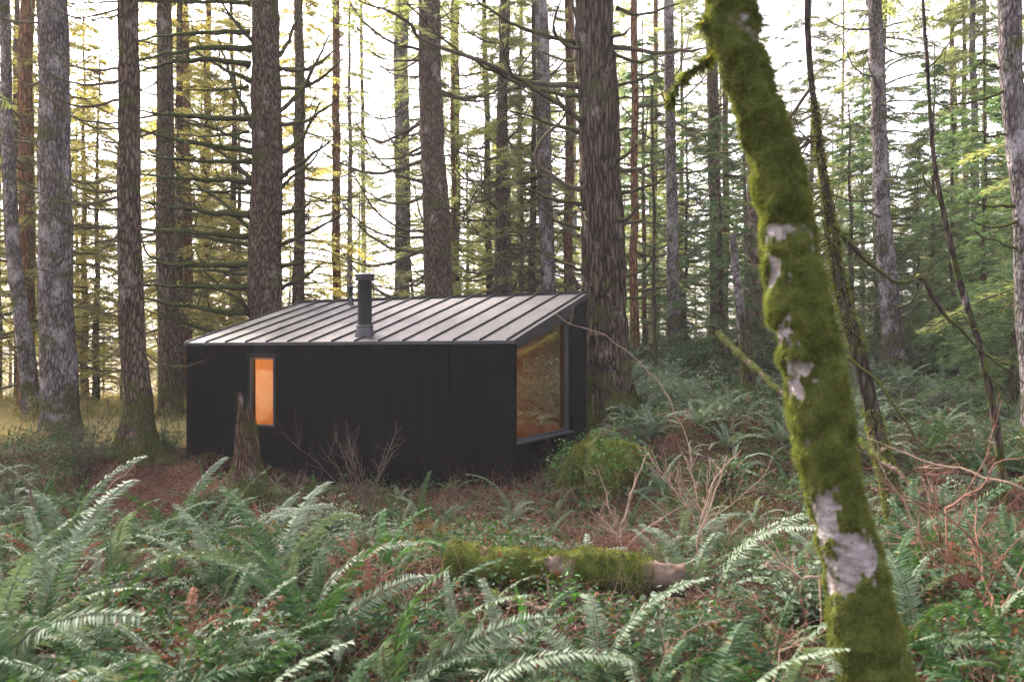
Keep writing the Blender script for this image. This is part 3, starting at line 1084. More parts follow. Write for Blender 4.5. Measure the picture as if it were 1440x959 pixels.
# limbs of the great branchy tree
root = trees['t4'][0]
k = 300
for (x0, y0, x1, y1, w, dy, sag) in [
        (351, 46, 192, 58, 7, -1.5, -4), (351, 69, 193, 86, 8, -2, -7), (351, 92, 196, 100, 8, -1.0, -10), (350, 121, 265, 127, 4, -.6, 2),
        (350, 167, 193, 155, 8, -1.8, 3), (353, 213, 194, 183, 8, -2.2, 3), (353, 227, 195, 216, 6, -1, 4), (352, 255, 197, 245, 8, -1.6, 2),
        (352, 270, 215, 258, 4, 1, 4), (352, 303, 196, 282, 9, -2.0, 3), (352, 333, 98, 316, 8, -1.5, 0), (352, 345, 250, 330, 6, .5, 0), (352, 373, 200, 370, 9, -1.5, 1),
        (352, 403, 203, 401, 8, -1.2, 1), (352, 441, 202, 419, 8, -2, 3), (300, 466, 216, 435, 5, -1, 3), (353, 200, 270, 170, 4, -.6, 0),
        (352, 5, 100, 6, 6, -1.2, -3), (350, 186, 240, 190, 4, .6, 3), (350, 385, 262, 378, 5, .8, 0)]:
    k += 1
    xm = (x0 + x1) / 2
    limb_px(root, 22, [(x0, y0), ((x0 * 2 + x1) / 3, (y0 * 2 + y1) / 3 + sag), ((x0 + 2 * x1) / 3, (y0 + 2 * y1) / 3 + sag), (x1, y1)], w * 1.12, 1.6, dy, M['branch_moss'], 14, k)
for pts in [[(358, 62), (330, 30), (306, -2)], [(355, 115), (310, 95), (270, 70)], [(356, 180), (330, 120), (305, 50)], [(352, 252), (318, 222), (284, 195)],
            [(358, 330), (312, 285), (268, 255)], [(352, 440), (338, 420), (298, 402)],
            [(380, 92), (405, 60), (427, -6)], [(390, 160), (425, 125), (464, 48)], [(392, 125), (440, 118), (482, 82)], [(392, 218), (425, 190), (450, 145)],
            [(382, 325), (392, 270), (432, 232), (456, 202)], [(393, 300), (420, 295), (436, 284)], [(396, 405), (425, 390), (456, 368)], [(392, 98), (440, 95), (480, 62)],
            [(393, 375), (412, 372), (428, 366)], [(393, 252), (430, 225), (470, 195)], [(393, 345), (440, 325), (485, 300)], [(390, 175), (430, 170), (474, 140)]]:
    k += 1
    limb_px(root, 22, pts, 7, 1.6, random.Random(k).uniform(-1.2, .8), M['branch_green'], 8, k)

# limbs of the huge furrowed tree
root = trees['big'][0]
A = lambda L: [(480 + x / 2.82, y / 2.82) for x, y in L]
B = lambda L: [(800 + x / 2.82, y / 2.82) for x, y in L]
for (pts, w, dy, tw) in [
        (A([(985, 155), (950, 110), (925, 50), (915, -30)]), 8, -.8, 0), (A([(985, 200), (905, 185), (845, 120), (850, 50), (885, -10)]), 6, -1.2, 3),
        (A([(930, 172), (800, 140), (650, 80), (520, -10)]), 6, -1.2, 6), (A([(940, 342), (730, 320), (560, 245), (330, 165), (250, 80), (60, 0)]), 8, -2.5, 14),
        (A([(940, 380), (790, 358), (600, 280), (400, 150), (245, -5)]), 6, -1.5, 10), (A([(978, 500), (880, 430), (700, 310), (650, 230), (660, 150)]), 8, -1.6, 5),
        (A([(980, 520), (910, 440), (885, 370)]), 7, -1.0, 1), (A([(940, 527), (820, 490), (670, 440)]), 5, -.8, 6), (A([(940, 640), (880, 630), (820, 608)]), 4, -.4, 1),
        (A([(965, 755), (860, 715), (775, 640), (795, 560), (880, 465), (893, 380)]), 7, -1.0, 5), (A([(945, 812), (830, 788), (705, 735)]), 6, -.8, 5),
        (A([(945, 907), (870, 885), (780, 820), (690, 765)]), 5, -.6, 5), (A([(945, 940), (880, 900), (840, 850)]), 4, .4, 3), (A([(935, 240), (860, 232), (780, 200)]), 4, .6, 5),
        (B([(150, 152), (190, 145), (245, 118)]), 6, -.8, 0), (B([(180, 190), (330, 206), (470, 202), (565, 190)]), 7, -1.0, 4), (B([(180, 213), (265, 250), (335, 225)]), 5, -.5, 3),
        (B([(185, 342), (270, 320), (340, 283)]), 5, -.6, 2), (B([(190, 388), (255, 390)]), 4, -.3, 1), (B([(160, 515), (200, 515), (255, 508)]), 5, -.7, 0),
        (B([(130, 635), (200, 630), (240, 600), (272, 568)]), 6, -1, 0), (B([(200, 675), (290, 665), (385, 622)]), 7, -.6, 2), (B([(205, 768), (300, 745), (395, 698)]), 6, -.7, 3),
        (B([(160, 880), (200, 872), (250, 850), (297, 798)]), 7, -.9, 0), (B([(210, 888), (280, 880), (325, 852)]), 5, -.4, 1), (B([(95, 330), (135, 262)]), 6, -.9, 0),
        (B([(140, 742), (180, 710), (203, 688)]), 5, -.9, 0), (B([(40, 828), (60, 850), (80, 875)]), 4, -.8, 0),
        ([(872, 395), (905, 380), (925, 350)], 4, -.6, 2), ([(874, 420), (900, 418), (930, 412)], 4, -.6, 1), ([(815, 405), (800, 380), (790, 372)], 6, -.5, 0), ([(818, 380), (770, 360), (735, 330)], 4, -.4, 4),
        ([(868, 12), (900, 20), (955, 5)], 5, -.5, 4), ([(815, 60), (770, 55), (735, 40)], 3, .5, 4)]:
    k += 1
    limb_px(root, 18.7, pts, w * 1.05, 1.8, dy, M['branch_green'] if k % 3 else M['branch'], tw, k, fork=.8)
# limbs of the trees at the right
root = trees['t21'][0]
for pts, w in (([(1412, 128), (1380, 140), (1325, 150)], 5), ([(1420, 190), (1390, 190), (1368, 181)], 4), ([(1428, 290), (1380, 288), (1352, 282)], 5), ([(1432, 312), (1395, 318), (1355, 310)], 5), ([(1405, 95), (1385, 93)], 3), ([(1432, 350), (1390, 335), (1368, 322)], 4)):
    k += 1
    limb_px(root, 14.5, pts, w, 1.5, -.3, M['branch_green'], 6, k, fork=.5)


# ------------------------------------------------------------------ leaning and thin trees at the right
def thin_tree(pts, Y, mat, label, name='thin_tree', cat='tree', sides=14, twigs=(), fur=.006, moss=0, limbs=()):
    low = max(pts, key=lambda p: p[1])
    zg = gz((low[0] - CX) / F * Y, Y)
    P, r = px_path(pts, Y, zg, None)
    base = np.array([P[1][0], Y, zg])
    root = empty(name, base, label, cat)
    mb, C, rr = trunk_mesh('trunk', P - base, r, mat, sides, fur, .25, int(pts[0][0]), .06, zg=0, fine=1.6)
    link('trunk', mb.mesh('trunk', mat), root)
    if moss:
        g = np.random.default_rng(5)
        i = g.integers(0, len(C) - 1, moss)
        a = g.uniform(0, 2 * math.pi, moss)
        nr = np.stack([np.cos(a), np.sin(a), a * 0], -1)
        fz = MB()
        keep = (fbm(C[i] * 1.3 + 9, 3, 3) > .45)
        Pn = C[i] + nr * rr[i][:, None] + (C[i + 1] - C[i]) * g.random((moss, 1))
        fuzz(fz, Pn[keep], nr[keep], .06, .006, .6)
        link('moss', fz.mesh('moss', M['moss'], False), root)
    for q, (pp, w, dy, tw) in enumerate(limbs):
        limb_px(root, Y, pp, w, 1.2, dy, M['branch_green'], tw, int(pts[0][0]) + q, fork=.7)
    return root, C + base, rr


tt, C, rr = thin_tree([(1136, -60, 7), (1139, 30, 8), (1147, 130, 9), (1158, 230, 11), (1172, 310, 14), (1188, 410, 18), (1213, 500, 22), (1235, 600, 22), (1255, 690, 24)], 9.5, M['bark_dark'],
                      'slim dark mossy tree leaning right behind the mossy leaning trunk', 'leaning_tree', 'leaning tree', moss=9000,
                      limbs=(([(1188, 330), (1225, 375), (1262, 395), (1290, 390)], 9, 0, 5), ([(1172, 320), (1186, 330), (1196, 350)], 8, -.1, 1), ([(1195, 430), (1178, 455), (1160, 470)], 5, .4, 4),
                             ([(1290, 388), (1330, 440), (1390, 500), (1442, 540)], 7, .4, 6), ([(1190, 500), (1240, 540), (1290, 620), (1320, 640)], 6, -.4, 3)))
for q in range(46):     # thicket of dead twigs on its left side
    g = np.random.default_rng(700 + q)
    z = g.uniform(.2, 3.2)
    i = int(np.argmin(np.abs(C[:, 2] - z)))
    a = math.pi + g.normal(0, .8)
    bl, me = BARE[int(g.integers(len(BARE)))]
    link('branch', me, tt, C[i] - np.array(tt.location), (0, g.uniform(-.35, .5), a), g.uniform(.25, .6))
thin_tree([(1297, -30, 4), (1302, 100, 5), (1309, 200, 6), (1326, 290, 7), (1352, 400, 9), (1380, 490, 10), (1398, 590, 11)], 10.5, M['bark_dark'],
          'spindly knotted sapling leaning left near the right edge', 'bare_sapling', 'sapling', 10,
          limbs=(([(1300, 100), (1330, 70), (1345, 30)], 3, .2, 4), ([(1326, 290), (1300, 250), (1290, 215)], 3, .2, 4), ([(1380, 490), (1400, 540), (1430, 590)], 4, -.2, 2)))
thin_tree([(917, 120, 3), (919, 300, 4), (921, 480, 6)], 24, M['bark_dark'], 'pencil-thin bare sapling between two slim trunks right of the huge tree', 'bare_sapling', 'sapling', 8)
thin_tree([(1046, 440, 14), (1052, 530, 19)], 19, M['bark_dark'], 'short mossy broken stem on the ferny bank', 'broken_stem', 'dead stem', 14, moss=1500)
thin_tree([(1030, 330, 9), (1037, 400, 12), (1043, 452, 14)], 22, M['bark_grey'], 'pale crooked snag above the ferny bank', 'snag', 'dead tree', 14)
thin_tree([(568, 140, 3), (570, 260, 3.5), (573, 300, 4)], 38, M['bark_dark'], 'hair-thin far sapling right of the hazy pale trunk', 'bare_sapling', 'sapling', 8)


# ------------------------------------------------------------------ the mossy leaning trunk in front
def hero():
    Y = 3.5
    tb = [(1000, -260, 66), (1012, -120, 70), (1028, 0, 70), (1028, 35, 84), (1047, 100, 76), (1082, 200, 84), (1098, 270, 87), (1108, 330, 90), (1122, 420, 92), (1140, 500, 92), (1150, 560, 95), (1161, 640, 90),
          (1174, 700, 84), (1188, 760, 86), (1198, 800, 88), (1207, 850, 94), (1220, 905, 106), (1236, 960, 114), (1252, 1040, 124)]
    tb = sorted(tb, key=lambda p: -p[1])
    P = np.array([at(p[0], p[1], Y) for p in tb])
    r = np.array([p[2] * Y / F / 2 * .84 for p in tb])
    r = r * (1 - .09 * sstep((P[:, 2] + .1) / .8))
    zg = gz(P[0][0], Y)
    P = np.vstack([[P[0][0] + .05, Y, zg - .3], P])
    r = np.concatenate([[r[0] * 1.25], r])
    base = np.array([P[0][0], Y, zg])
    root = empty('leaning_tree', base, 'thick leaning trunk wrapped in green moss with bare pinkish bark patches, nearest the camera', 'mossy tree')
    L = np.linalg.norm(np.diff(P, axis=0), axis=1).sum()
    n = int(L / .011)
    C = smooth_path(P, n)
    seg = np.concatenate([[0], np.cumsum(np.linalg.norm(np.diff(P, axis=0), axis=1))])
    rr = np.interp(np.linspace(0, seg[-1], n), seg, r)
    S = 96
    V, Q, T = tube(C, rr, S)
    body = V[:n * S]
    Cc = np.repeat(C, S, 0)
    nr = unit(body - Cc)
    # moss cover: everywhere but the bare patches, each a blob on the surface
    mo = np.ones(len(body))
    px = CX + F * body[:, 0] / body[:, 1]
    py = HY - F * body[:, 2] / body[:, 1]
    bare = [(-.55, 350, .055, .085, 1078), (-.5, 372, .05, .06, 1088), (-.9, 480, .045, .14, 1098), (-.8, 522, .06, .09, 1108), (-.6, 560, .03, .05, 1120), (-.25, 735, .07, .11, 1160), (-.2, 785, .12, .10, 1185), (-.55, 830, .06, .07, 1165), (-.9, 610, .02, .05, 1110)]
    nz = fbm(body * 14, 4, 21)
    nz2 = fbm(body * 45, 2, 31)
    for (_, cy, rx, rz_, cx) in bare:
        c = at(cx, cy, Y - .12)
        d = np.sqrt(((body[:, 0] - c[0]) / rx) ** 2 + ((body[:, 2] - c[2]) / rz_) ** 2 + ((body[:, 1] - c[1]) / .13) ** 2)
        mo = np.minimum(mo, sstep((d - (.72 if cy > 650 else .45) + (nz - .5) * (2.2 if cy > 650 else 3.6) + (nz2 - .5) * 1.6) / .8))
    mo = mo * np.clip(.55 + (nz - .3) * 1.6, 0, 1)
    mo = np.clip(mo, 0, 1)
    big = fbm(np.stack([body[:, 0] * 6, body[:, 1] * 6, body[:, 2] * 4], -1), 3, 40)
    disp = mo * (-.004 + .046 * big + .030 * (nz - .5) + .020 * nz2 - .006) + (fbm(body * np.array([20, 20, 60]), 2, 8) - .5) * .004 - .014
    body = body + nr * disp[:, None]
    V[:n * S] = body
    aa = np.concatenate([mo, [1, 1]])
    mb = MB()
    mb.add(V - base, Q, T, aa)
    link('trunk', mb.mesh('trunk', M['hero'], True, 'moss'), root)
    # moss hairs
    g = np.random.default_rng(77)
    cnt = 170000
    i = g.integers(0, len(body), cnt)
    i = i[(body[i, 2] < 1.9)]
    keep = (mo[i] > .35) & (g.random(len(i)) < .35 + .9 * nz[i] * mo[i])
    i = i[keep]
    fz = MB()
    Pn = body[i] + g.normal(0, .003, (len(i), 3)) - base
    fuzz(fz, Pn, nr[i], .020, .0013, .7, 1.3)
    link('moss', fz.mesh('moss', M['moss'], False), root)
    # side stub and low limb
    limb_px(root, Y, [(1010, 36), (996, 34), (986, 33)], 20, 8, -.0, M['branch_green'], 0, 801, moss=500)
    limb_px(root, Y + .02, [(1030, 60), (998, 82), (967, 112), (940, 150)], 8, 4, .15, M['branch_green'], 2, 802, fork=.1, moss=500)


hero()

# ------------------------------------------------------------------ background trees with crowns
VAR = []
for i, (z0, z1, R0, nb, mt, dens, bare, leaf, wid, gaps) in enumerate([
        (2.5, 19, 3.4, 105, 'needle_sunlit', 1.5, 30, .19, .028, .12),
        (.8, 16, 3.0, 100, 'needle_sunlit', 1.5, 24, .19, .028, .14),
        (3.0, 21, 3.5, 110, 'needle_mid', 1.5, 36, .19, .028, .12),
        (1.2, 17, 3.1, 110, 'needle_mid', 1.5, 26, .19, .028, .12),
        (.5, 11, 2.2, 95, 'needle_dark', 1.1, 0, .18, .030, .10),
        (.4, 7.5, 1.7, 80, 'needle_dark', 1.1, 0, .16, .026, .08),
        (4.5, 36, 3.2, 85, 'needle_mid', 1.1, 34, .19, .028, .16)]):
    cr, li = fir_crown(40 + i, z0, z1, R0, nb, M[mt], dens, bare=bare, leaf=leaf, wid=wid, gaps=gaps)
    tb = MB()
    hh = z1 + .6
    zz = np.linspace(-.5, hh, 14)
    r0 = .16 if z1 > 12 else .09
    gg = np.random.default_rng(i)
    P = np.stack([np.cumsum(gg.normal(0, .03, 14)), np.cumsum(gg.normal(0, .03, 14)), zz], -1)
    P -= np.array([P[1][0], P[1][1], 0])
    mb_, _, _ = trunk_mesh('trunk', P, r0 * (1 - .9 * np.clip(zz / hh, 0, 1)) + .01, None, 12, .008, .3, i, .4, zg=0)
    VAR.append((cr, li, [mb_.mesh('trunk', M['bark_brown']), mb_.mesh('trunk', M['bark_grey']), mb_.mesh('trunk', M['bark_orange'])]))


def bg_tree(px, Y, var, s=1.0, bark=0, label=None, group=None, cat='conifer tree', name='conifer_tree', rz=None):
    x = (px - CX) / F * Y
    root = empty(name, (x, Y, gz(x, Y) - .05), label, cat, group, rz if rz is not None else float(rng.uniform(0, 6.28)))
    root.scale = (s, s, s)
    cr, li, tr = VAR[var]
    link('trunk', tr[bark], root)
    link('crown', cr, root)
    link('limbs', li, root)
    return root


# understorey firs one can point to
for (px, Y, v, s, lab) in [
        (1425, 17.5, 5, .95, 'dense dark young fir at the right edge of the picture'),
        (1382, 22, 4, .78, 'dark green fir left of the one at the right edge'),
        (1310, 27, 4, .85, 'dark fir between the straight pinkish-grey trunk and the right edge'),
        (1200, 27, 5, 1.0, 'teal young fir seen just right of the mossy leaning trunk'),
        (1015, 24, 5, .95, 'bushy young fir just left of the mossy leaning trunk'),
        (965, 31, 4, .8, 'green fir behind the slim pinkish-grey trunk'),
        (735, 33, 3, .75, 'loose young fir standing behind the right half of the roof'),
        (655, 36, 3, .70, 'thin fir standing behind the middle of the roof'),
        (1110, 33, 4, .8, 'fir hidden in part by the mossy leaning trunk'),
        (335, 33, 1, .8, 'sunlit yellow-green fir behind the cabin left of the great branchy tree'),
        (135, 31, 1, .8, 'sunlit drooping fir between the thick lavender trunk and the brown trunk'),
        (1450, 20, 4, .72, 'bright green bushy fir cut by the right edge of the picture'), (1345, 24, 5, 1.0, 'small green fir beside the spindly knotted sapling'), (1290, 31, 4, .7, 'green fir just right of the straight pinkish-grey trunk'),
        (1360, 34, 3, 1.0, 'paler fir standing behind the dark firs at the right')]:
    bg_tree(px, Y, v, s, 0, lab, 'young firs under the tall trees')

g = np.random.default_rng(5)
cnt = 0
open_px = [(-300, 450, .42), (95, 165, .3), (430, 600, .45), (1080, 1225, .35), (120, 350, .6)]
tries = 0
placed = []
while cnt < 115 and tries < 5000:
    tries += 1
    px = g.uniform(-260, 1700)
    Y = 28 + (60 if px > 450 else 24) * g.random() ** 1.3
    den = .75
    for a, b, p_ in open_px:
        if a < px < b:
            den = min(den, p_)
    if px > 900:
        den += .35
    if g.random() > den:
        continue
    x = (px - CX) / F * Y
    if any((x - a) ** 2 + (Y - b) ** 2 < 3.2 for a, b in placed):
        continue
    placed.append((x, Y))
    if px < 430:
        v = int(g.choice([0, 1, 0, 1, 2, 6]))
        lab = 'warm sunlit conifer in the hazy woods behind the left side of the cabin'
        gr = 'hazy sunlit conifers at the left'
    elif px < 880:
        v = int(g.choice([2, 3, 6, 6, 0]))
        lab = 'hazy conifer in the bright woods behind the middle of the cabin'
        gr = 'hazy conifers behind the cabin'
    else:
        v = int(g.choice([3, 2, 3, 4, 6, 4]))
        lab = 'grey-green hazy conifer in the woods on the right'
        gr = 'hazy conifers at the right'
    bg_tree(px, Y, v, g.uniform(.8, 1.2), int(g.integers(0, 3)), lab, gr)
    cnt += 1
for q in range(60):
    Y = g.uniform(62, 120)
    px = -150 + 1750 * (q + g.random()) / 60
    left = px < 560
    bg_tree(px, Y, int(g.choice([0, 1] if left else [2, 3])), g.uniform(.7, 1.0) * (.75 if 90 < px < 180 or 440 < px < 600 else 1), int(g.integers(0, 3)),
            'small far-off conifer in the pale distance ' + ('behind the left trunks' if left else 'behind the right hand woods'), 'far-off conifers ' + ('at the left' if left else 'at the right'))
for q in range(14):
    Y = g.uniform(29, 48)
    px = -40 + 460 * (q + g.random()) / 14
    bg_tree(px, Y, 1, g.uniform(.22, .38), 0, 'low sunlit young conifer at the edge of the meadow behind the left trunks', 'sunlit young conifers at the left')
# woods at both sides and behind the viewer's sides, seen only in reflections or from a step aside
for (px, Y) in [(-500, 18), (-420, 26), (1900, 16), (1750, 24), (2100, 22), (-300, 14), (1650, 15), (2300, 14)]:
    bg_tree(px, Y, int(g.integers(2, 4)), 1.0, 0, 'conifer standing beyond the picture edge', 'conifers beyond the picture edges')


# ------------------------------------------------------------------ ferns
def frond(L, seed, arch=.9, start=65, width=.075, pairs=38, mat='fern', curlside=0.0):
    g = np.random.default_rng(seed)
    n = 26
    t = np.linspace(0, 1, n)
    ang = R(start) - arch * 1.9 * t ** 1.25
    ds = L / (n - 1)
    x = np.concatenate([[0], np.cumsum(np.cos(ang[:-1]) * ds)])
    z = np.concatenate([[0], np.cumsum(np.sin(ang[:-1]) * ds)])
    y = curlside * L * t ** 2
    P = np.stack([x, y, z], -1)
    mb = MB()
    add_tube(mb, P, .0032 * (1 - .8 * t) + .0006, 4, cap=False)
    m = pairs
    u = .10 + .89 * (np.arange(m) + .5) / m
    idx = u * (n - 1)
    i0 = np.minimum(idx.astype(int), n - 2)
    f = (idx - i0)[:, None]
    B = P[i0] * (1 - f) + P[i0 + 1] * f
    Tn = unit(P[i0 + 1] - P[i0])
    upv = unit(np.cross(Tn, np.array([0, 1., 0])) * -1)
    upv = np.where(upv[:, 2:3] < 0, -upv, upv)
    prof = np.minimum(1, (u / .22) ** .6) * np.clip(1.12 - u, 0, 1) ** .55
    for s in (-1, 1):
        ll = width * prof * g.uniform(.86, 1.1, m)
        sd = np.array([0, s * 1., 0])
        d = unit(sd + Tn * g.uniform(.15, .42, m)[:, None] + upv * (g.normal(-.10, .16, m))[:, None])
        wv = unit(Tn + upv * g.normal(.12, .16, m)[:, None]) * (L / m * .42)
        tip = B + d * ll[:, None] - upv * (ll * .14)[:, None] + Tn * (ll * .12)[:, None]
        V = np.stack([B - wv * .6, B + d * (ll * .35)[:, None] - wv, tip, B + d * (ll * .30)[:, None] + wv], 1).reshape(-1, 3)
        mb.add(V, np.arange(len(V)).reshape(-1, 4))
    return mb


FR = {}
for mt in ('fern', 'fern_pale', 'fern_green', 'fern_dead'):
    FR[mt] = []
    for i in range(6):
        L = [1.05, .92, 1.15, .75, 1.0, .85][i]
        b = frond(L, i + 3, [.62, .8, .72, .95, .5, .88][i], [62, 52, 68, 46, 72, 42][i], .112, 44, mt, [0, .12, -.1, .15, -.05, .05][i])
        FR[mt].append(b.mesh('frond', M[mt], False))


def fern_parts(x, y, seed, size=1.0, mt='fern', label=None, nf=13, az=None, group='sword ferns', mix_pale=.25, cat='fern', tilt=0):
    g = np.random.default_rng(seed)
    z = gz(x, y)
    root = empty('dead_fern' if mt == 'fern_dead' else 'sword_fern', (x, y, z), label, cat, group)
    a0 = g.uniform(0, 6.28)
    for k in range(nf):
        a = a0 + k * 2.399 + g.normal(0, .15) if az is None else az + g.normal(0, .5)
        kind = mt if g.random() > mix_pale else 'fern_pale' if mt == 'fern' else mt
        if mt == 'fern' and g.random() < .05:
            kind = 'fern_dead'
        me = FR[kind][int(g.integers(6))]
        dd = kind == 'fern_dead' and mt == 'fern'
        link('frond', me, root, (g.normal(0, .02), g.normal(0, .02), 0), (g.normal(0, .3), g.normal(tilt, .22) + (.75 if dd else 0), a), size * g.uniform(.6, 1.12) * (.7 if dd else 1))
    return root


def fern_mesh(seed, mt):
    g = np.random.default_rng(seed)
    mb = MB()
    nf = int(g.integers(9, 15))
    for k in range(nf):
        L = g.uniform(.6, 1.1)
        b = frond(L, seed * 31 + k, g.uniform(.5, 1.0), g.uniform(40, 72), .095, 32, mt, g.normal(0, .1))
        a = k * 2.399 + g.normal(0, .2)
        M3 = np.array(Matrix.Rotation(a, 3, 'Z') @ Matrix.Rotation(g.normal(0, .2), 3, 'Y') @ Matrix.Rotation(g.normal(0, .3), 3, 'X'))
        off = 0
        for V in b.v:
            V[:] = V @ M3.T
        mb.add(np.concatenate(b.v), np.concatenate(b.q))
    return mb


FERNS = [fern_mesh(200 + i, 'fern').mesh('sword_fern', M['fern'], False) for i in range(6)]
FERNS += [fern_mesh(220 + i, 'fern').mesh('sword_fern', M['fern_pale'], False) for i in range(3)]
FDEAD = [fern_mesh(240 + i, 'fern').mesh('dead_fern', M['fern_dead'], False) for i in range(2)]

blocked = []   # (x, y, r)


def clear(x, y):
    if path_mask(x, y) < 1.25:
        return False
    a = (x - CO[0]) * U[0] + (y - CO[1]) * U[1]
    b = (x - CO[0]) * W[0] + (y - CO[1]) * W[1]
    if -.25 < a < CL + .3 and -.45 < b < CW + .4:
        return False
    for bx, by, br in blocked:
        if (x - bx) ** 2 + (y - by) ** 2 < br * br:
            return False
    return True


def gpos(px, py, Y0=None):
    """ground point under a pixel of the photograph"""
    for Y in np.arange(2.5, 40, .05):
        x = (px - CX) / F * Y
        if (HY - py) / F * Y <= gz(x, Y):
            return x, Y
    return x, Y


# prominent ferns, with their own labels
for q, (px, Y, size, mt, nf, az, lab, mp, tilt) in enumerate([
        (-20, 4.4, 1.15, 'fern_pale', 10, -.35, 'big pale fern reaching in from the bottom left corner', .2, .1),
        (60, 5.0, 1.0, 'fern', 12, None, 'large grey-green fern behind the pale one in the bottom left corner', .4, 0),
        (95, 6.8, 1.15, 'fern', 9, None, 'fern with tall upright fronds in front of the thick lavender trunk', .4, -.55),
        (165, 6.4, 1.0, 'fern_pale', 8, -.9, 'pale fern with drooping fronds below the worn path', .2, 0),
        (255, 9.2, .95, 'fern', 7, None, 'fern with one tall frond standing against the cabin left corner', .3, -.6),
        (330, 9.6, 1.1, 'fern', 8, .25, 'arching fern in front of the jagged stump', .4, .15),
        (250, 4.3, .6, 'fern_pale', 12, None, 'small star-shaped pale fern near the bottom edge at left', .2, 0),
        (590, 11.6, .75, 'fern', 5, None, 'dusky upright fern against the black cabin wall', .5, -.65),
        (622, 11.8, .55, 'fern', 5, None, 'small dusky fern right of the upright one by the cabin wall', .5, -.5),
        (560, 4.3, 1.15, 'fern', 13, -.2, 'large dark fern arching at the bottom centre', .5, 0),
        (440, 4.9, 1.0, 'fern', 13, None, 'wide spreading fern left of the bottom centre', .45, 0),
        (545, 7.0, .75, 'fern_green', 5, .6, 'bright green fern frond left of the fallen mossy log', 0, -.3),
        (735, 5.2, .42, 'fern_green', 5, 1.2, 'small bright green fern in front of the mossy log', 0, -.3),
        (840, 4.4, .95, 'fern', 12, None, 'grey-green fern at the bottom right of centre', .45, 0),
        (1000, 6.3, 1.1, 'fern_pale', 6, -.5, 'pale arching fern left of the mossy leaning trunk', .2, .1),
        (720, 11.4, .8, 'fern_pale', 9, None, 'pale fern in front of the cabin near corner', .2, 0),
        (1310, 7.2, 1.0, 'fern', 13, None, 'dark fern right of the mossy leaning trunk', .3, 0),
        (1290, 4.9, .9, 'fern', 12, None, 'fern at the bottom right beside the foot of the mossy trunk', .4, 0),
        (390, 6.2, 1.0, 'fern', 13, None, 'grey fern with long fronds crossing in the left foreground', .5, 0),
        (660, 4.75, .7, 'fern', 12, None, 'silvery fern below the fallen mossy log', .6, 0)]):
    x = (px - CX) / F * Y
    fern_parts(x, Y, 900 + q, size, mt, lab, nf, az, None, mp, tilt=tilt)
    blocked.append((x, Y, .3))

for q, (px, Y, s, lab) in enumerate([(490, 6.6, .6, 'rust-red dead fern heap left of the fallen mossy log'), (560, 7.6, .65, 'rust-red dead fern behind the left end of the fallen mossy log'),
                                     (700, 8.3, .65, 'pinkish-brown collapsed fern between the mossy log and the cabin'), (640, 7.4, .5, 'brown dead fern just behind the middle of the mossy log'),
                                     (350, 5.3, .5, 'brown dead fern low in the left foreground')]):
    x = (px - CX) / F * Y
    o = link('dead_fern', FDEAD[q % 2], None, (x, Y, gz(x, Y) - .04), (.1, .1, q * 1.3), (s, s, s * .6))
    tag(o, lab, 'fern')
    blocked.append((x, Y, .3))

# ------------------------------------------------------------------ fallen log, stump, mossy mound
def log_thing(p0, p1, r0, r1, label, name='fallen_log', seed=0, moss_n=14000, bare_end=0):
    base = np.array([(p0[0] + p1[0]) / 2, (p0[1] + p1[1]) / 2, min(p0[2], p1[2]) - r0])
    root = empty(name, base, label, 'log')
    n, S = 90, 48
    t = np.linspace(0, 1, n)[:, None]
    C = np.array(p0) * (1 - t) + np.array(p1) * t
    C[:, 2] += (fbm(np.stack([t[:, 0] * 3, t[:, 0] * 0 + seed, t[:, 0] * 0], -1), 2, 4) - .5) * .08
    C[:, 1] += (fbm(np.stack([t[:, 0] * 3, t[:, 0] * 0 + seed, t[:, 0] * 0], -1), 2, 9) - .5) * .12
    r = (r0 * (1 - t) + r1 * t)[:, 0]
    V, Q, T = tube(C, r, S)
    b = V[:n * S]
    nr = unit(b - np.repeat(C, S, 0))
    u = np.repeat(t[:, 0], S)
    nz = fbm(b * 5, 4, seed)
    mo = np.clip((nz - .34) * 3.5 + .35 * nr[:, 2], 0, 1) * (1 - sstep((u - 1 + bare_end) / .25) * .8 if bare_end else 1)
    b = b + nr * ((fbm(b * 9, 3, seed + 2) - .5) * .09 + mo * .02)[:, None]
    V[:n * S] = b
    mb = MB()
    mb.add(V - base, Q, T, np.concatenate([mo, [0, 0]]))
    link('trunk', mb.mesh('trunk', M['log'], True, 'moss'), root)
    g = np.random.default_rng(seed)
    i = g.integers(0, len(b), moss_n)
    i = i[(mo[i] > .3) & (nr[i, 2] > -.4)]
    fz = MB()
    fuzz(fz, b[i] - base, nr[i], .035, .003, .3, 1.2)
    link('moss', fz.mesh('moss', M['moss'], False), root)
    return root


def lg(px0, py0, Y0, px1, py1, Y1, *a, **k):
    return log_thing(at(px0, py0, Y0), at(px1, py1, Y1), *a, **k)


lg(632, 788, 6.3, 965, 816, 5.9, .14, .115, 'mossy fallen log lying across the middle foreground', seed=3, bare_end=.32, moss_n=16000)
for xx in np.linspace(-.5, 1.25, 8):
    blocked.append((xx, 6.1, .55))
    blocked.append((xx * .9, 5.4, .55))
    blocked.append((xx * .8, 4.7, .32))
lg(640, 838, 5.9, 770, 858, 5.5, .03, .02, 'thin broken stick lying below the fallen mossy log', name='fallen_branch', seed=8, moss_n=300)
lg(1010, 470, 20, 1110, 565, 17, .08, .05, 'leaning mossy log propped on the ferny bank', seed=9, moss_n=3000)
lg(1195, 610, 9.0, 1300, 700, 8.2, .035, .02, 'brown stick leaning beside the slim mossy tree', name='fallen_branch', seed=10, moss_n=200)


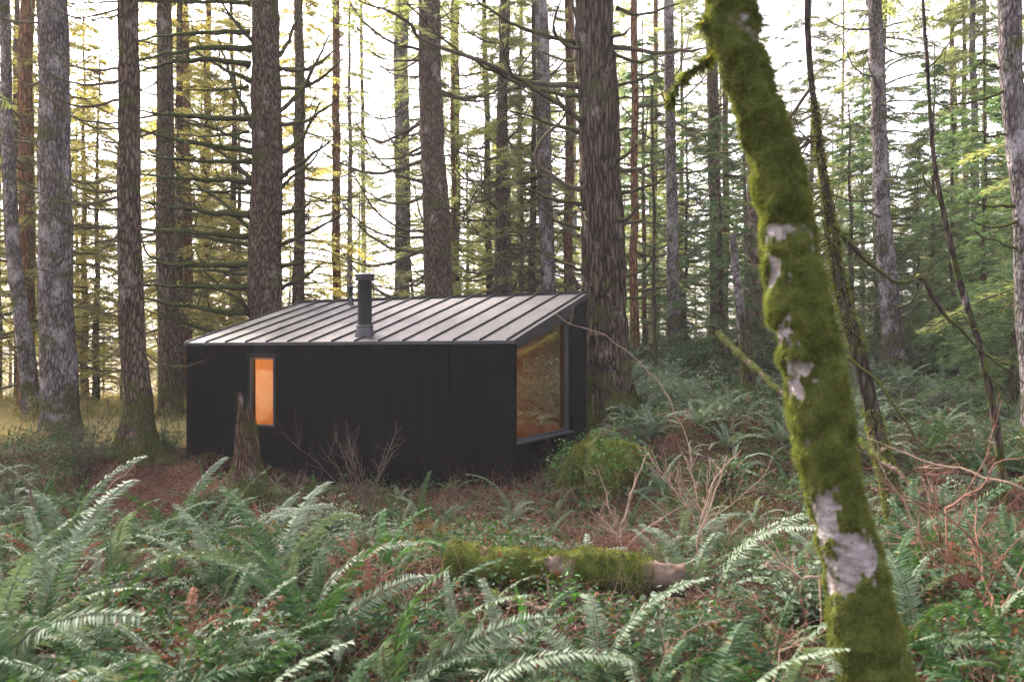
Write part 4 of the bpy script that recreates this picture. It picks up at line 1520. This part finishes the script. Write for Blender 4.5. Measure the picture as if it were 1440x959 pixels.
def jagged_stump():
    px, Y = 350, 13.4
    x = (px - CX) / F * Y
    zg = gz(x, Y)
    base = np.array([x, Y, zg])
    root = empty('jagged_stump', base, 'rotten jagged stump with a tall splinter standing in front of the narrow window', 'stump')
    S, n = 72, 60
    top = (HY - 552) / F * Y - zg
    spike = (HY - 505) / F * Y - zg
    a = np.arange(S) * 2 * math.pi / S
    mb = MB()
    jag = .45 * fbm(np.stack([np.cos(a) * 3, np.sin(a) * 3, a * 0], -1), 3, 2) + .18 * np.random.default_rng(4).random(S)
    sp = np.exp(-((np.angle(np.exp(1j * (a - 3.9)))) / .35) ** 2)
    H = top * (.62 + .55 * (jag - .2)) + (spike - top) * 1.0 * sp + .25 * top * np.exp(-((np.angle(np.exp(1j * (a - 5.6)))) / .5) ** 2)
    V = []
    for k_ in range(n):
        t = k_ / (n - 1)
        z = -.2 + (H + .2) * t
        rad = .215 + .10 * np.exp(-z / .5) + .25 * np.exp(-np.clip(z, 0, 9) / .16) * (1 + .4 * np.cos(a * 4))
        rad = rad * (1 - .55 * np.clip(z / spike, 0, 1.1))
        K = np.stack([np.cos(a) * 5, np.sin(a) * 5, z * 1.2], -1)
        rad = rad + (np.abs(fbm(K, 3, 3) - .5)) * .11 - .03
        cx = -.04 * np.clip(z, 0, 2)
        V.append(np.stack([np.cos(a) * rad + cx, np.sin(a) * rad, z], -1))
    # inner hollow wall
    V.append(V[-1] * np.array([.55, .55, 1]) - np.array([.012, 0, .02]))
    V.append(V[-1] * np.array([.8, .8, 1]) - np.array([.0, 0, .5]))
    V = np.concatenate(V)
    nn = n + 2
    i = np.arange(nn - 1)[:, None] * S
    j = np.arange(S)[None]
    kk = (j + 1) % S
    Q = np.stack([i + j, i + kk, i + S + kk, i + S + j], -1).reshape(-1, 4)
    mb.add(V, Q)
    link('stump_wood', mb.mesh('stump_wood', M['dead_wood']), root)
    g_ = np.random.default_rng(2)
    i = g_.integers(0, n * S, 14000)
    nr = unit(V[i] * np.array([1, 1, 0]) + np.array([.04, 0, 0]) * V[i][:, 2:3])
    keep = (fbm(V[i] * 3.3 + 5, 3, 3) > .62) & (V[i, 2] < top * .75) & (V[i, 0] > -.02)
    fz = MB()
    fuzz(fz, V[i][keep], nr[keep], .022, .004, .5, 1.0)
    link('moss', fz.mesh('moss', M['moss'], False), root)
    blocked.append((x, Y, .5))


jagged_stump()


def mound():
    """mossy stump with leaves at the near corner of the cabin"""
    Y = 13.0
    x = (842 - CX) / F * Y
    zg = gz(x, Y)
    base = np.array([x, Y, zg])
    root = empty('mossy_stump', base, 'broad moss-covered stump with green leaves beside the cabin end window', 'stump')
    S, n = 80, 50
    a = np.arange(S) * 2 * math.pi / S
    top = (HY - 628) / F * Y - zg
    V = []
    for q in range(n):
        t = q / (n - 1)
        z = -.2 + (top + .25) * math.sin(t * 1.571)
        rad = np.full(S, .64 * max(0, math.cos(t * 1.571)) ** .55)
        K = np.stack([np.cos(a) * 1.9, np.sin(a) * 1.9, np.full(S, z * 2)], -1)
        rad = rad * (.35 + 1.35 * fbm(K * .8, 3, 6))
        V.append(np.stack([np.cos(a) * rad, np.sin(a) * rad * .8, np.full(S, z) + (fbm(K * 1.6, 2, 12) - .5) * .3 * min(1, t * 2)], -1))
    V = np.concatenate(V)
    i = np.arange(n - 1)[:, None] * S
    j = np.arange(S)[None]
    kk = (j + 1) % S
    Q = np.stack([i + j, i + kk, i + S + kk, i + S + j], -1).reshape(-1, 4)
    mb = MB()
    nr = unit(V - np.array([0, 0, top * .5]))
    mo = np.clip(.75 + .5 * nr[:, 2] + (fbm(V * 4, 3, 2) - .5) * 1.6, 0, 1)
    mb.add(V, Q, None, mo)
    link('stump_wood', mb.mesh('stump_wood', M['log'], True, 'moss'), root)
    g_ = np.random.default_rng(12)
    i = g_.integers(0, len(V), 22000)
    i = i[fbm(V[i] * 5, 2, 8) > .4]
    fz = MB()
    fuzz(fz, V[i], nr[i], .09, .005, .6, 1.3)
    link('moss', fz.mesh('moss', M['moss'], False), root)
    i = g_.integers(0, len(V), 2600)
    i = i[(V[i, 2] > top * .12) & (fbm(V[i] * 2.5, 2, 19) > .42)]
    lf = MB()
    add_leaves(lf, V[i] + nr[i] * g_.uniform(.02, .30, (len(i), 1)), .036, g_, .6)
    link('leaves', lf.mesh('leaves', M['salal_bright'], False), root)
    blocked.append((x, Y, .8))


def add_leaves(mb, P, size, g, tilt=.6):
    """oval leaves, folded along the midrib, facing roughly up"""
    n = len(P)
    nrm = unit(np.array([0, 0, 1.]) + g.normal(0, tilt, (n, 3)))
    d = unit(np.cross(nrm, g.normal(0, 1, (n, 3))))
    s = np.cross(nrm, d)
    L = size * g.uniform(.6, 1.35, (n, 1))
    w = L * g.uniform(.38, .6, (n, 1))
    fold = nrm * L * .12
    V = np.stack([P, P + d * L * .45 + s * w + fold, P + d * L * 1.05 + s * w * .75 + fold, P + d * L * 1.7 - fold * .8,
                  P + d * L * 1.05 - s * w * .75 + fold, P + d * L * .45 - s * w + fold], 1).reshape(-1, 3)
    b = np.arange(n)[:, None] * 6
    Q = np.concatenate([b + np.array([[0, 1, 2, 3]]), b + np.array([[0, 3, 4, 5]])])
    mb.add(V, Q)


mound()
blocked.append((1.53, 3.5, .35))
for kx in trees:
    ro = trees[kx][0]
    blocked.append((ro.location.x, ro.location.y, .7))

# scattered ferns ---------------------------------------------------
g = np.random.default_rng(42)
n_ind, tries = 0, 0
pts_f = []
while n_ind < 265 and tries < 20000:
    tries += 1
    Y = 3.4 + 12.5 * g.random() ** 1.15 if g.random() < .72 else g.uniform(12, 24)
    px = g.uniform(-60, 1500)
    x = (px - CX) / F * Y
    if not clear(x, Y):
        continue
    if Y > 14 and x < 1.8:
        continue
    if any((x - a) ** 2 + (Y - b) ** 2 < (.36 + .018 * Y) ** 2 for a, b in pts_f):
        continue
    # the brushy area between the cabin and the mossy trunk has fewer ferns
    if 620 < px < 960 and 8 < Y < 12 and g.random() < .55:
        continue
    pts_f.append((x, Y))
    dead = g.random() < (.14 if 400 < px < 1000 else .07)
    left = px < 480
    s = g.uniform(.42, .92) * (1 if Y < 9 else .95)
    if 400 < px < 900 and Y > 7:
        s *= .72
    if dead:
        zone = 'on the left' if left else 'in the middle' if px < 960 else 'on the right'
        o = link('dead_fern', FDEAD[int(g.integers(2))], None, (x, Y, gz(x, Y) - .03), (g.normal(0, .1), g.normal(0, .1), g.uniform(0, 6.28)), s * .8)
        tag(o, 'collapsed rust-brown dead fern among the green ones ' + zone, 'fern', 'dead brown ferns ' + zone)
    else:
        if Y < 6.2:
            o = fern_parts(x, Y, 3000 + n_ind, s, 'fern', None, int(g.integers(8, 13)), None, None, .35)
        else:
            o = link('sword_fern', FERNS[int(g.integers(len(FERNS)))], None, (x, Y, gz(x, Y) - .02), (g.normal(0, .1), g.normal(0, .1), g.uniform(0, 6.28)), s)
        zone = ('in the left foreground' if px < 480 else 'in the middle foreground' if px < 960 else 'in the right foreground') if Y < 8 else \
               ('before the left half of the cabin' if px < 480 else 'before the right half of the cabin' if px < 860 else 'on the brushy bank right of the cabin') if Y < 14.5 else 'on the rising ground beyond the cabin'
        tag(o, 'grey-green sword fern ' + zone, 'fern', 'sword ferns ' + zone)
    n_ind += 1

# farther ferns that read as one carpet on the rising ground
mb = MB()
cg = np.random.default_rng(8)
src = [fern_mesh(300 + i, 'fern') for i in range(4)]
SV = [(np.concatenate(s.v), np.concatenate(s.q)) for s in src]
for k_ in range(420):
    Y = cg.uniform(14, 34)
    px = cg.uniform(880, 1560)
    x = (px - CX) / F * Y
    if not clear(x, Y):
        continue
    V, Q = SV[int(cg.integers(4))]
    a = cg.uniform(0, 6.28)
    c, s = math.cos(a), math.sin(a)
    sc = cg.uniform(.6, 1.1)
    Vr = np.stack([V[:, 0] * c - V[:, 1] * s, V[:, 0] * s + V[:, 1] * c, V[:, 2]], -1) * sc + np.array([x, Y, gz(x, Y)])
    mb.add(Vr, Q)
o = link('fern_carpet', mb.mesh('fern_carpet', M['fern_pale'], False))
tag(o, 'carpet of ferns covering the rising ground under the right hand trees', 'ferns', kind='stuff')


# ground cover ------------------------------------------------------
def scatter(n, ylo, yhi, g, power=1.0, pxr=(-80, 1520)):
    Y = ylo + (yhi - ylo) * g.random(n) ** power
    px = g.uniform(*pxr, n)
    x = (px - CX) / F * Y
    a = (x - CO[0]) * U[0] + (Y - CO[1]) * U[1]
    b = (x - CO[0]) * W[0] + (Y - CO[1]) * W[1]
    ok = ~((a > -.05) & (a < CL + .1) & (b > -.05) & (b < CW + .1))
    return x[ok], Y[ok]


g = np.random.default_rng(9)
x, y = scatter(70000, 3.0, 15, g, 1.2)
cl = fbm(np.stack([x * 1.1, y * 1.1, x * 0], -1), 3, 77)
ok = (cl > .50) & (path_mask(x, y) > 1.3)
x, y, cl = x[ok], y[ok], cl[ok]
hgt = (cl - .46) * 1.3
z = ground_z(x, y) + hgt * g.random(len(x)) ** .6
mb = MB()
add_leaves(mb, np.stack([x, y, z], -1), .026, g, .55)
x, y = scatter(26000, 14, 27, g, 1.0, (860, 1520))
cl = fbm(np.stack([x * .8, y * .8, x * 0], -1), 3, 78)
ok = cl > .42
x, y, cl = x[ok], y[ok], cl[ok]
add_leaves(mb, np.stack([x, y, ground_z(x, y) + (cl - .4) * 1.8 * g.random(len(x))], -1), .04, g, .6)
x, y = scatter(8000, 14, 21, g, 1.0, (-80, 250))
cl = fbm(np.stack([x * .8, y * .8, x * 0], -1), 3, 79)
ok = (cl > .45) & (path_mask(x, y) > 1.5)
x, y, cl = x[ok], y[ok], cl[ok]
add_leaves(mb, np.stack([x, y, ground_z(x, y) + (cl - .42) * 2.2 * g.random(len(x))], -1), .035, g, .6)
o = link('ground_cover', mb.mesh('ground_cover', M['salal'], False))
tag(o, 'low broad-leaved ground cover growing between the ferns', 'ground cover', kind='stuff')

x, y = scatter(70000, 3.0, 17, g, 1.1)
z = ground_z(x, y) + .01 + g.random(len(x)) * .05
mb = MB()
add_leaves(mb, np.stack([x, y, z], -1), .017, g, .35)
xx, yy = g.uniform(-8.5, -4.2, 26000), g.uniform(11, 17.5, 26000)
k_ = path_mask(xx, yy) < 2
xx, yy = xx[k_], yy[k_]
add_leaves(mb, np.stack([xx, yy, ground_z(xx, yy) + .004 + .02 * g.random(len(xx))], -1), .016, g, .3)
o = link('leaf_litter', mb.mesh('leaf_litter', M['litter'], False))
tag(o, 'fallen brown leaves and needles strewn over the forest floor', 'leaf litter', kind='stuff')


ra, rb = g.uniform(0, CL, 700), CW * g.random(700) ** 1.0
rp = cab(np.stack([ra, rb, EAVE + SL * rb + .006], -1))
mb = MB()
add_leaves(mb, rp, .013, g, .25)
o = link('roof_litter', mb.mesh('roof_litter', M['litter'], False))
tag(o, 'scattered fallen needles and bits of bark on the metal roof', 'leaf litter', kind='stuff')


def grass_like(n, ylo, yhi, pxr, ln, wd, mat, name, label, cat, thr=.5, power=1.1, seed=3, lean=.8, pth=1.4):
    g = np.random.default_rng(seed)
    x, y = scatter(n, ylo, yhi, g, power, pxr)
    cl = fbm(np.stack([x * .7, y * .7, x * 0], -1), 3, seed + 60)
    ok = (cl > thr) & (path_mask(x, y) > pth)
    x, y = x[ok], y[ok]
    P = np.stack([x, y, ground_z(x, y)], -1)
    m = len(P)
    d = unit(np.array([0, 0, 1.]) + g.normal(0, lean, (m, 3)) * np.array([1, 1, .25]))
    d[:, 2] = np.abs(d[:, 2])
    L = ln * g.uniform(.35, 1.2, (m, 1))
    s = unit(np.cross(d, g.normal(0, 1, (m, 3)))) * wd
    bend = g.normal(0, .22, (m, 3)) * L
    mid = P + d * L * .55
    tip = P + d * L + bend - np.array([0, 0, .12]) * L
    V = np.stack([P - s, P + s, mid + s * .7, mid - s * .7, tip + s * .25, tip - s * .25], 1).reshape(-1, 3)
    b = np.arange(m)[:, None] * 6
    Q = np.concatenate([b + np.array([[0, 1, 2, 3]]), b + np.array([[3, 2, 4, 5]])])
    mb = MB()
    mb.add(V, Q)
    o = link(name, mb.mesh(name, mat, False))
    tag(o, label, cat, kind='stuff')


grass_like(20000, 3.2, 18, (-80, 1520), .34, .0017, M['cane_pale'], 'dead_twigs', 'tangle of dry dead twigs and stalks among the ferns', 'twigs', .40, 1.1, 3, 1.3, .2)
grass_like(9000, 7, 20, (600, 1520), .6, .0024, M['cane'], 'dead_brush', 'reddish dead brush tangled on the bank right of the cabin', 'brush', .46, 1.0, 5, 1.0)
grass_like(26000, 6.5, 16, (560, 1150), .10, .004, M['moss'], 'moss_carpet', 'yellow-green moss and short grass patches in front of the bank', 'moss', .52, 1.0, 6, .8)


# ------------------------------------------------------------------ canes, bare shrubs, single sticks
def cane(pts, Y, w, dY, label, mat='cane', name='bramble_cane', cat='bramble', tw=4, group=None, seed=0):
    low = max(pts, key=lambda p: p[1])
    b = at(low[0], low[1], Y)
    root = empty(name, b, label, cat, group)
    if pts[0][1] < pts[-1][1]:
        pts = pts[::-1]
    limb_px(root, Y, pts, w * .75, w * .2, dY, M[mat], tw, seed, name='stem', fork=.45)


for q, (pts, Y, w, dY, mat, lab) in enumerate([
        ([(1442, 690), (1360, 660), (1290, 645), (1215, 612)], 6.5, 5, .5, 'cane_pale', 'long pale cane running in from the right edge at mid height'),
        ([(1442, 745), (1400, 800), (1375, 870), (1330, 959)], 5.5, 4, -.3, 'cane', 'cane slanting up to the right edge in the lower right corner'),
        ([(1225, 690), (1290, 700), (1350, 745), (1400, 800), (1442, 860)], 5.8, 5, -.3, 'cane', 'brown cane arching down to the right beside the mossy trunk'),
        ([(1215, 610), (1262, 700), (1305, 790), (1330, 860)], 6.2, 4, -.2, 'cane_pale', 'straight dry cane descending from behind the mossy trunk'),
        ([(1410, 560), (1385, 640), (1340, 740), (1320, 820), (1300, 900)], 6.6, 4, -.3, 'cane', 'reddish upright cane crossing the others at the right'),
        ([(1442, 640), (1400, 655), (1370, 690), (1330, 715)], 5.9, 5, -.1, 'cane', 'short orange-brown cane near the right edge'),
        ([(1442, 860), (1390, 895), (1310, 915), (1250, 900)], 5.0, 4, 0, 'cane_pale', 'pale cane lying low in the bottom right corner'),
        ([(1025, 640), (1000, 700), (985, 760), (980, 800)], 7.6, 5, 0, 'cane_pale', 'pale upright stick left of the mossy trunk'),
        ([(1042, 630), (1010, 675), (985, 735)], 8.0, 4, 0, 'cane_pale', 'pale stick leaning over the bank'),
        ([(905, 640), (890, 690), (872, 740)], 8.6, 5, 0, 'cane_pale', 'forked pale stick in front of the bank'),
        ([(838, 655), (855, 700), (866, 745)], 8.8, 3, 0, 'cane_pale', 'thin stick beside the forked pale stick'),
        ([(1100, 740), (1130, 840), (1152, 930)], 5.0, 4, 0, 'cane', 'red-brown cane left of the foot of the mossy trunk'),
        ([(1050, 740), (1110, 800), (1152, 812)], 4.9, 5, 0, 'cane_pale', 'dry stalk bent against the mossy trunk'),
        ([(960, 800), (1040, 840), (1100, 880), (1165, 940)], 4.6, 3, 0, 'cane', 'thin cane trailing across the bottom right of centre'),
        ([(1130, 885), (1100, 925), (1085, 962)], 4.3, 4, 0, 'cane_pale', 'short stalk by the bottom edge left of the mossy trunk'),
        ([(925, 962), (945, 925), (975, 880), (985, 860)], 4.2, 4, 0, 'cane_pale', 'dry twig rising at the bottom edge right of centre'),
        ([(30, 640), (40, 690), (46, 735)], 6.5, 5, 0, 'twig', 'short dark stick standing at the left edge'),
        ([(190, 962), (220, 890), (235, 850), (250, 840)], 4.6, 2.5, 0, 'fern_green', 'thin green stalk arching near the bottom left'),
        ([(445, 962), (450, 900), (470, 850)], 4.6, 2.5, 0, 'fern_green', 'thin pale green stalk upright at the bottom left of centre'),
        ([(702, 930), (712, 880), (728, 850), (745, 842)], 4.8, 3, 0, 'cane_pale', 'pale stalk in front of the small bright green fern'),
        ([(748, 420), (800, 453), (866, 480), (920, 532), (958, 600), (980, 690)], 12.5, 2.6, .9, 'cane_pale', 'long thin vine arching from the roof edge to the bank'),
        ([(150, 690), (180, 660), (205, 640)], 11.5, 2.5, .2, 'cane_pale', 'thin dry twig rising from the worn path')]):
    low = max(pts, key=lambda p: p[1])
    cane(pts, Y, w, dY, lab, mat, seed=1200 + q, name='bramble_cane' if 'cane' in lab else 'dry_stalk', cat='bramble cane' if 'cane' in lab else 'stalk')
    # root each one into the ground
    rt = [o for o in bpy.data.objects if o.get('label') == lab][0]
    p = at(low[0], low[1], Y)
    zg = gz(p[0], p[1])
    if p[2] > zg + .03:
        mb = MB()
        add_tube(mb, np.array([[0, 0, 0], [.02, .02, (zg - p[2]) * .5], [.0, .05, zg - p[2] - .05]]), [w * Y / F / 2 * .5] * 3, 5)
        link('stem', mb.mesh('stem', M[mat]), rt)


def bare_shrub(px, py, Y, stems, hgt, label, seed, mat='twig', spread=.35):
    g = np.random.default_rng(seed)
    x = (px - CX) / F * Y
    zg = gz(x, Y)
    root = empty('bare_shrub', (x, Y, zg), label, 'bare shrub')
    for s in range(stems):
        mb = MB()
        n = 12
        t = np.linspace(0, 1, n)[:, None]
        d = unit(np.array([g.normal(0, spread), g.normal(0, spread), 1.]))
        L = hgt * g.uniform(.55, 1.05)
        P = d * t * L + np.cumsum(g.normal(0, .015, (n, 3)), 0) * L + np.array([d[0], d[1], 0]) * t ** 2 * L * .35
        P[0] = (g.normal(0, .05), g.normal(0, .05), -.05)
        add_tube(mb, P, .008 * (1 - .75 * t[:, 0]) + .001, 5)
        for q in range(9):
            i = int(g.integers(3, n - 1))
            dd = unit(d + g.normal(0, .55, 3))
            l = L * g.uniform(.12, .35)
            tt = np.linspace(0, 1, 6)[:, None]
            tp = P[i] + dd * tt * l + np.array([0, 0, .2]) * tt ** 2 * l + np.cumsum(g.normal(0, .03, (6, 3)), 0) * l * tt
            add_tube(mb, tp, .0035 * (1 - .7 * tt[:, 0]) + .0006, 4, cap=False)
            for _ in range(2):
                b = tp[int(g.integers(2, 5))]
                d3 = unit(dd + g.normal(0, .6, 3))
                add_tube(mb, np.array([b, b + d3 * l * .35]), [.002, .0008], 3, cap=False)
        link('stem', mb.mesh('stem', M[mat]), root)


bare_shrub(515, 680, 12.2, 9, 1.55, 'leafless shrub standing against the black front wall of the cabin', 31)
bare_shrub(405, 660, 12.6, 5, .7, 'small twiggy shrub right of the jagged stump', 32)
bare_shrub(20, 620, 13.0, 6, 1.6, 'leafless shrub at the left edge below the leaning trunk', 33)
bare_shrub(120, 620, 15.5, 6, 1.4, 'leafless shrub between the thick lavender trunk and the brown trunk', 34)
bare_shrub(990, 640, 10.5, 7, 1.1, 'pale leafless brush on the bank left of the mossy leaning trunk', 35, 'cane_pale', .5)
bare_shrub(1330, 720, 7.6, 7, 1.3, 'reddish leafless brush at the right behind the canes', 36, 'cane', .5)
bare_shrub(1400, 820, 5.6, 6, 1.0, 'reddish leafless brush in the lower right corner', 37, 'cane', .6)
bare_shrub(880, 700, 9.6, 6, .8, 'tangled dry brush between the log and the bank', 38, 'cane_pale', .7)


def leafy_bush(px, py, Y, rad, hgt, label, seed, n=900, size=.035, mat='salal'):
    g = np.random.default_rng(seed)
    x = (px - CX) / F * Y
    zg = gz(x, Y)
    root = empty('leafy_bush', (x, Y, zg), label, 'bush')
    mb, lf = MB(), MB()
    tips = []
    for s in range(26):
        d = unit(np.array([g.normal(0, .5), g.normal(0, .5), 1.]))
        L = hgt * g.uniform(.5, 1.1)
        t = np.linspace(0, 1, 7)[:, None]
        P = d * t * L + np.array([d[0], d[1], -.3]) * t ** 2 * rad * .5 + np.cumsum(g.normal(0, .02, (7, 3)), 0) * L * t
        add_tube(mb, P, .005 * (1 - .7 * t[:, 0]) + .001, 4, cap=False)
        for _ in range(n // 26):
            u = g.uniform(.25, 1) * 5.99
            i = int(u)
            tips.append(P[i] + (P[i + 1] - P[i]) * (u - i) + g.normal(0, .05, 3))
    add_leaves(lf, np.array(tips), size, g, .6)
    link('stems', mb.mesh('stems', M['twig']), root)
    link('leaves', lf.mesh('leaves', M[mat], False), root)


leafy_bush(118, 560, 15, .4, 1.1, 'small-leaved bush right of the thick lavender trunk', 51, 500, .028)
leafy_bush(475, 700, 10.2, .8, .5, 'low grey-green bush in front of the cabin left of centre', 52, 1600, .024, 'fern_pale')
leafy_bush(800, 815, 5.6, .2, .22, 'small green leafy plant growing before the mossy log', 53, 160, .022, 'fern_green')
leafy_bush(950, 860, 4.9, .3, .42, 'round-leaved pale plant at the end of the mossy log', 54, 260, .026, 'fern_pale')
leafy_bush(60, 700, 8.5, .6, .55, 'low leafy bush at the left edge', 55, 900, .026)
leafy_bush(1130, 880, 5.4, .4, .5, 'pale leafy bramble left of the foot of the mossy trunk', 56, 500, .026, 'fern_pale')
leafy_bush(230, 590, 17.5, .7, .8, 'mossy green bush at the left corner of the cabin', 57, 1500, .03)
leafy_bush(920, 575, 16, .8, .8, 'grey-green bush right of the huge furrowed trunk', 58, 1700, .032)

for q, (px, py, Y, rad, hgt, n_, lab) in enumerate([
        (1000, 520, 22, 1.1, 1.5, 2200, 'grey-green bush on the bank behind the short mossy broken stem'), (945, 545, 18.5, 1.0, 1.3, 2200, 'bush on the bank right of the huge furrowed trunk foot'),
        (1105, 500, 24, 1.2, 1.5, 2200, 'bush on the bank just behind the mossy leaning trunk'), (1330, 520, 19, 1.0, 1.0, 1500, 'bush below the spindly knotted sapling'),
        (1410, 560, 13.5, .8, .9, 1400, 'leafy bush near the right edge at mid height'), (1190, 560, 17, .9, .8, 1400, 'leafy bush left of the straight pinkish-grey trunk'),
        (1010, 610, 12.5, .7, .6, 1200, 'low leafy bush behind the mossy log on the bank'), (1300, 620, 11.5, .7, .7, 1300, 'low leafy bush right of the slim dark mossy tree')]):
    leafy_bush(px, py, Y, rad, hgt, lab, 60 + q, n_, .034, 'fern_pale' if q % 2 else 'salal')

M['dry_grass'] = mat_leaf('dry_meadow_grass', (.22, .20, .10), (.46, .41, .26), .45, .8, .05, (1.4, 1.2, .6))  # lightened because the sun is blocked here; sunlight sits in the colour
M['bush_warm'] = mat_leaf('sunlit_bush_leaves', (.10, .115, .035), (.27, .26, .09), .45, .6, .1, (1.5, 1.4, .6))  # bush leaves with warm sunlight put into their colour
grass_like(42000, 18.5, 42, (-80, 330), .42, .006, M['dry_grass'], 'meadow_grass', 'pale dry grass and brush coloured as if sunlit behind the left trunks', 'grass', .36, 1.3, 14, .6)
hg = np.random.default_rng(91)
for q in range(16):
    px_, Y_ = -30 + 350 * (q + hg.random()) / 16, hg.uniform(19.5, 31)
    xb, yb = (px_ - CX) / F * Y_, Y_
    a_ = (xb - CO[0]) * U[0] + (yb - CO[1]) * U[1]
    if a_ < CL + .8:
        continue
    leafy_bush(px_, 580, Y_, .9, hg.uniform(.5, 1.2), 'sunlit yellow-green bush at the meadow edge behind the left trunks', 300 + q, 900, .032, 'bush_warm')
    col.objects[-1]
    for o_ in [o_ for o_ in bpy.data.objects if o_.get('label', '').startswith('sunlit yellow-green bush')]:
        o_['group'] = 'sunlit bushes at the meadow edge'

# ------------------------------------------------------------------ haze
mb = MB()
add_box(mb, (-230, -14, -9), (230, 235, 34))
m, nt, out = new_mat('haze')
pv = nt.nodes.new('ShaderNodeVolumePrincipled')
pv.inputs['Color'].default_value = (.97, .93, .96, 1)
pv.inputs['Density'].default_value = .0006
pv.inputs['Anisotropy'].default_value = .1
nt.links.new(pv.outputs[0], out.inputs['Volume'])
o = link('haze', mb.mesh('haze', m, False))
tag(o, 'thin pale forest mist among the trees', 'haze', kind='stuff')

# ------------------------------------------------------------------ light, camera, render settings
SUN_EL, SUN_AZ = 42, -35           # azimuth measured from +Y towards +X
w = bpy.data.worlds.new('World')
scene.world = w
w.use_nodes = True
nt = w.node_tree
nt.nodes.clear()
wo = nt.nodes.new('ShaderNodeOutputWorld')
bgn = nt.nodes.new('ShaderNodeBackground')
sky = nt.nodes.new('ShaderNodeTexSky')
sky.sky_type = 'NISHITA'
sky.sun_disc = False
sky.sun_elevation = R(SUN_EL)
sky.sun_rotation = R(SUN_AZ)
sky.air_density = 1.0
sky.dust_density = 4.0
sky.ozone_density = 1.0
hs = nt.nodes.new('ShaderNodeHueSaturation')
hs.inputs['Saturation'].default_value = .35
nt.links.new(sky.outputs[0], hs.inputs['Color'])
tint = nt.nodes.new('ShaderNodeMix')
tint.data_type = 'RGBA'
tint.blend_type = 'MULTIPLY'
tint.inputs[0].default_value = 1
tint.inputs[7].default_value = (1.04, .965, 1.03, 1)
nt.links.new(hs.outputs[0], tint.inputs[6])
nt.links.new(tint.outputs[2], bgn.inputs[0])
bgn.inputs[1].default_value = .12
nt.links.new(bgn.outputs[0], wo.inputs[0])

S = bpy.data.lights.new('sun', 'SUN')
S.energy = 3.6
S.angle = R(10)
S.color = (1, .91, .80)
so = bpy.data.objects.new('sun', S)
col.objects.link(so)
dirv = Vector((math.sin(R(SUN_AZ)) * math.cos(R(SUN_EL)), math.cos(R(SUN_AZ)) * math.cos(R(SUN_EL)), math.sin(R(SUN_EL))))
so.rotation_euler = dirv.to_track_quat('Z', 'Y').to_euler()

cam = bpy.data.cameras.new('camera')
co = bpy.data.objects.new('camera', cam)
col.objects.link(co)
co.location = (0, 0, 0)
co.rotation_euler = (R(90), 0, 0)
cam.sensor_width = 36
cam.lens = F / 1440 * 36
cam.shift_y = (HY - 479.5) / 1440
cam.clip_start = .05
cam.clip_end = 2000
cam.dof.use_dof = True
cam.dof.focus_distance = 14
cam.dof.aperture_fstop = 2.8
scene.camera = co

scene.render.engine = 'CYCLES'
scene.cycles.max_bounces = 6
scene.cycles.diffuse_bounces = 3
scene.cycles.glossy_bounces = 2
scene.cycles.transmission_bounces = 3
scene.cycles.transparent_max_bounces = 8
scene.cycles.volume_bounces = 0
vs = scene.view_settings
vs.view_transform = 'Standard'
vs.look = 'None'
vs.exposure = 2.95
vs.gamma = 1
vs.use_curve_mapping = False
print('objects', len(bpy.data.objects), 'tris approx', sum(len(me.polygons) for me in bpy.data.meshes))
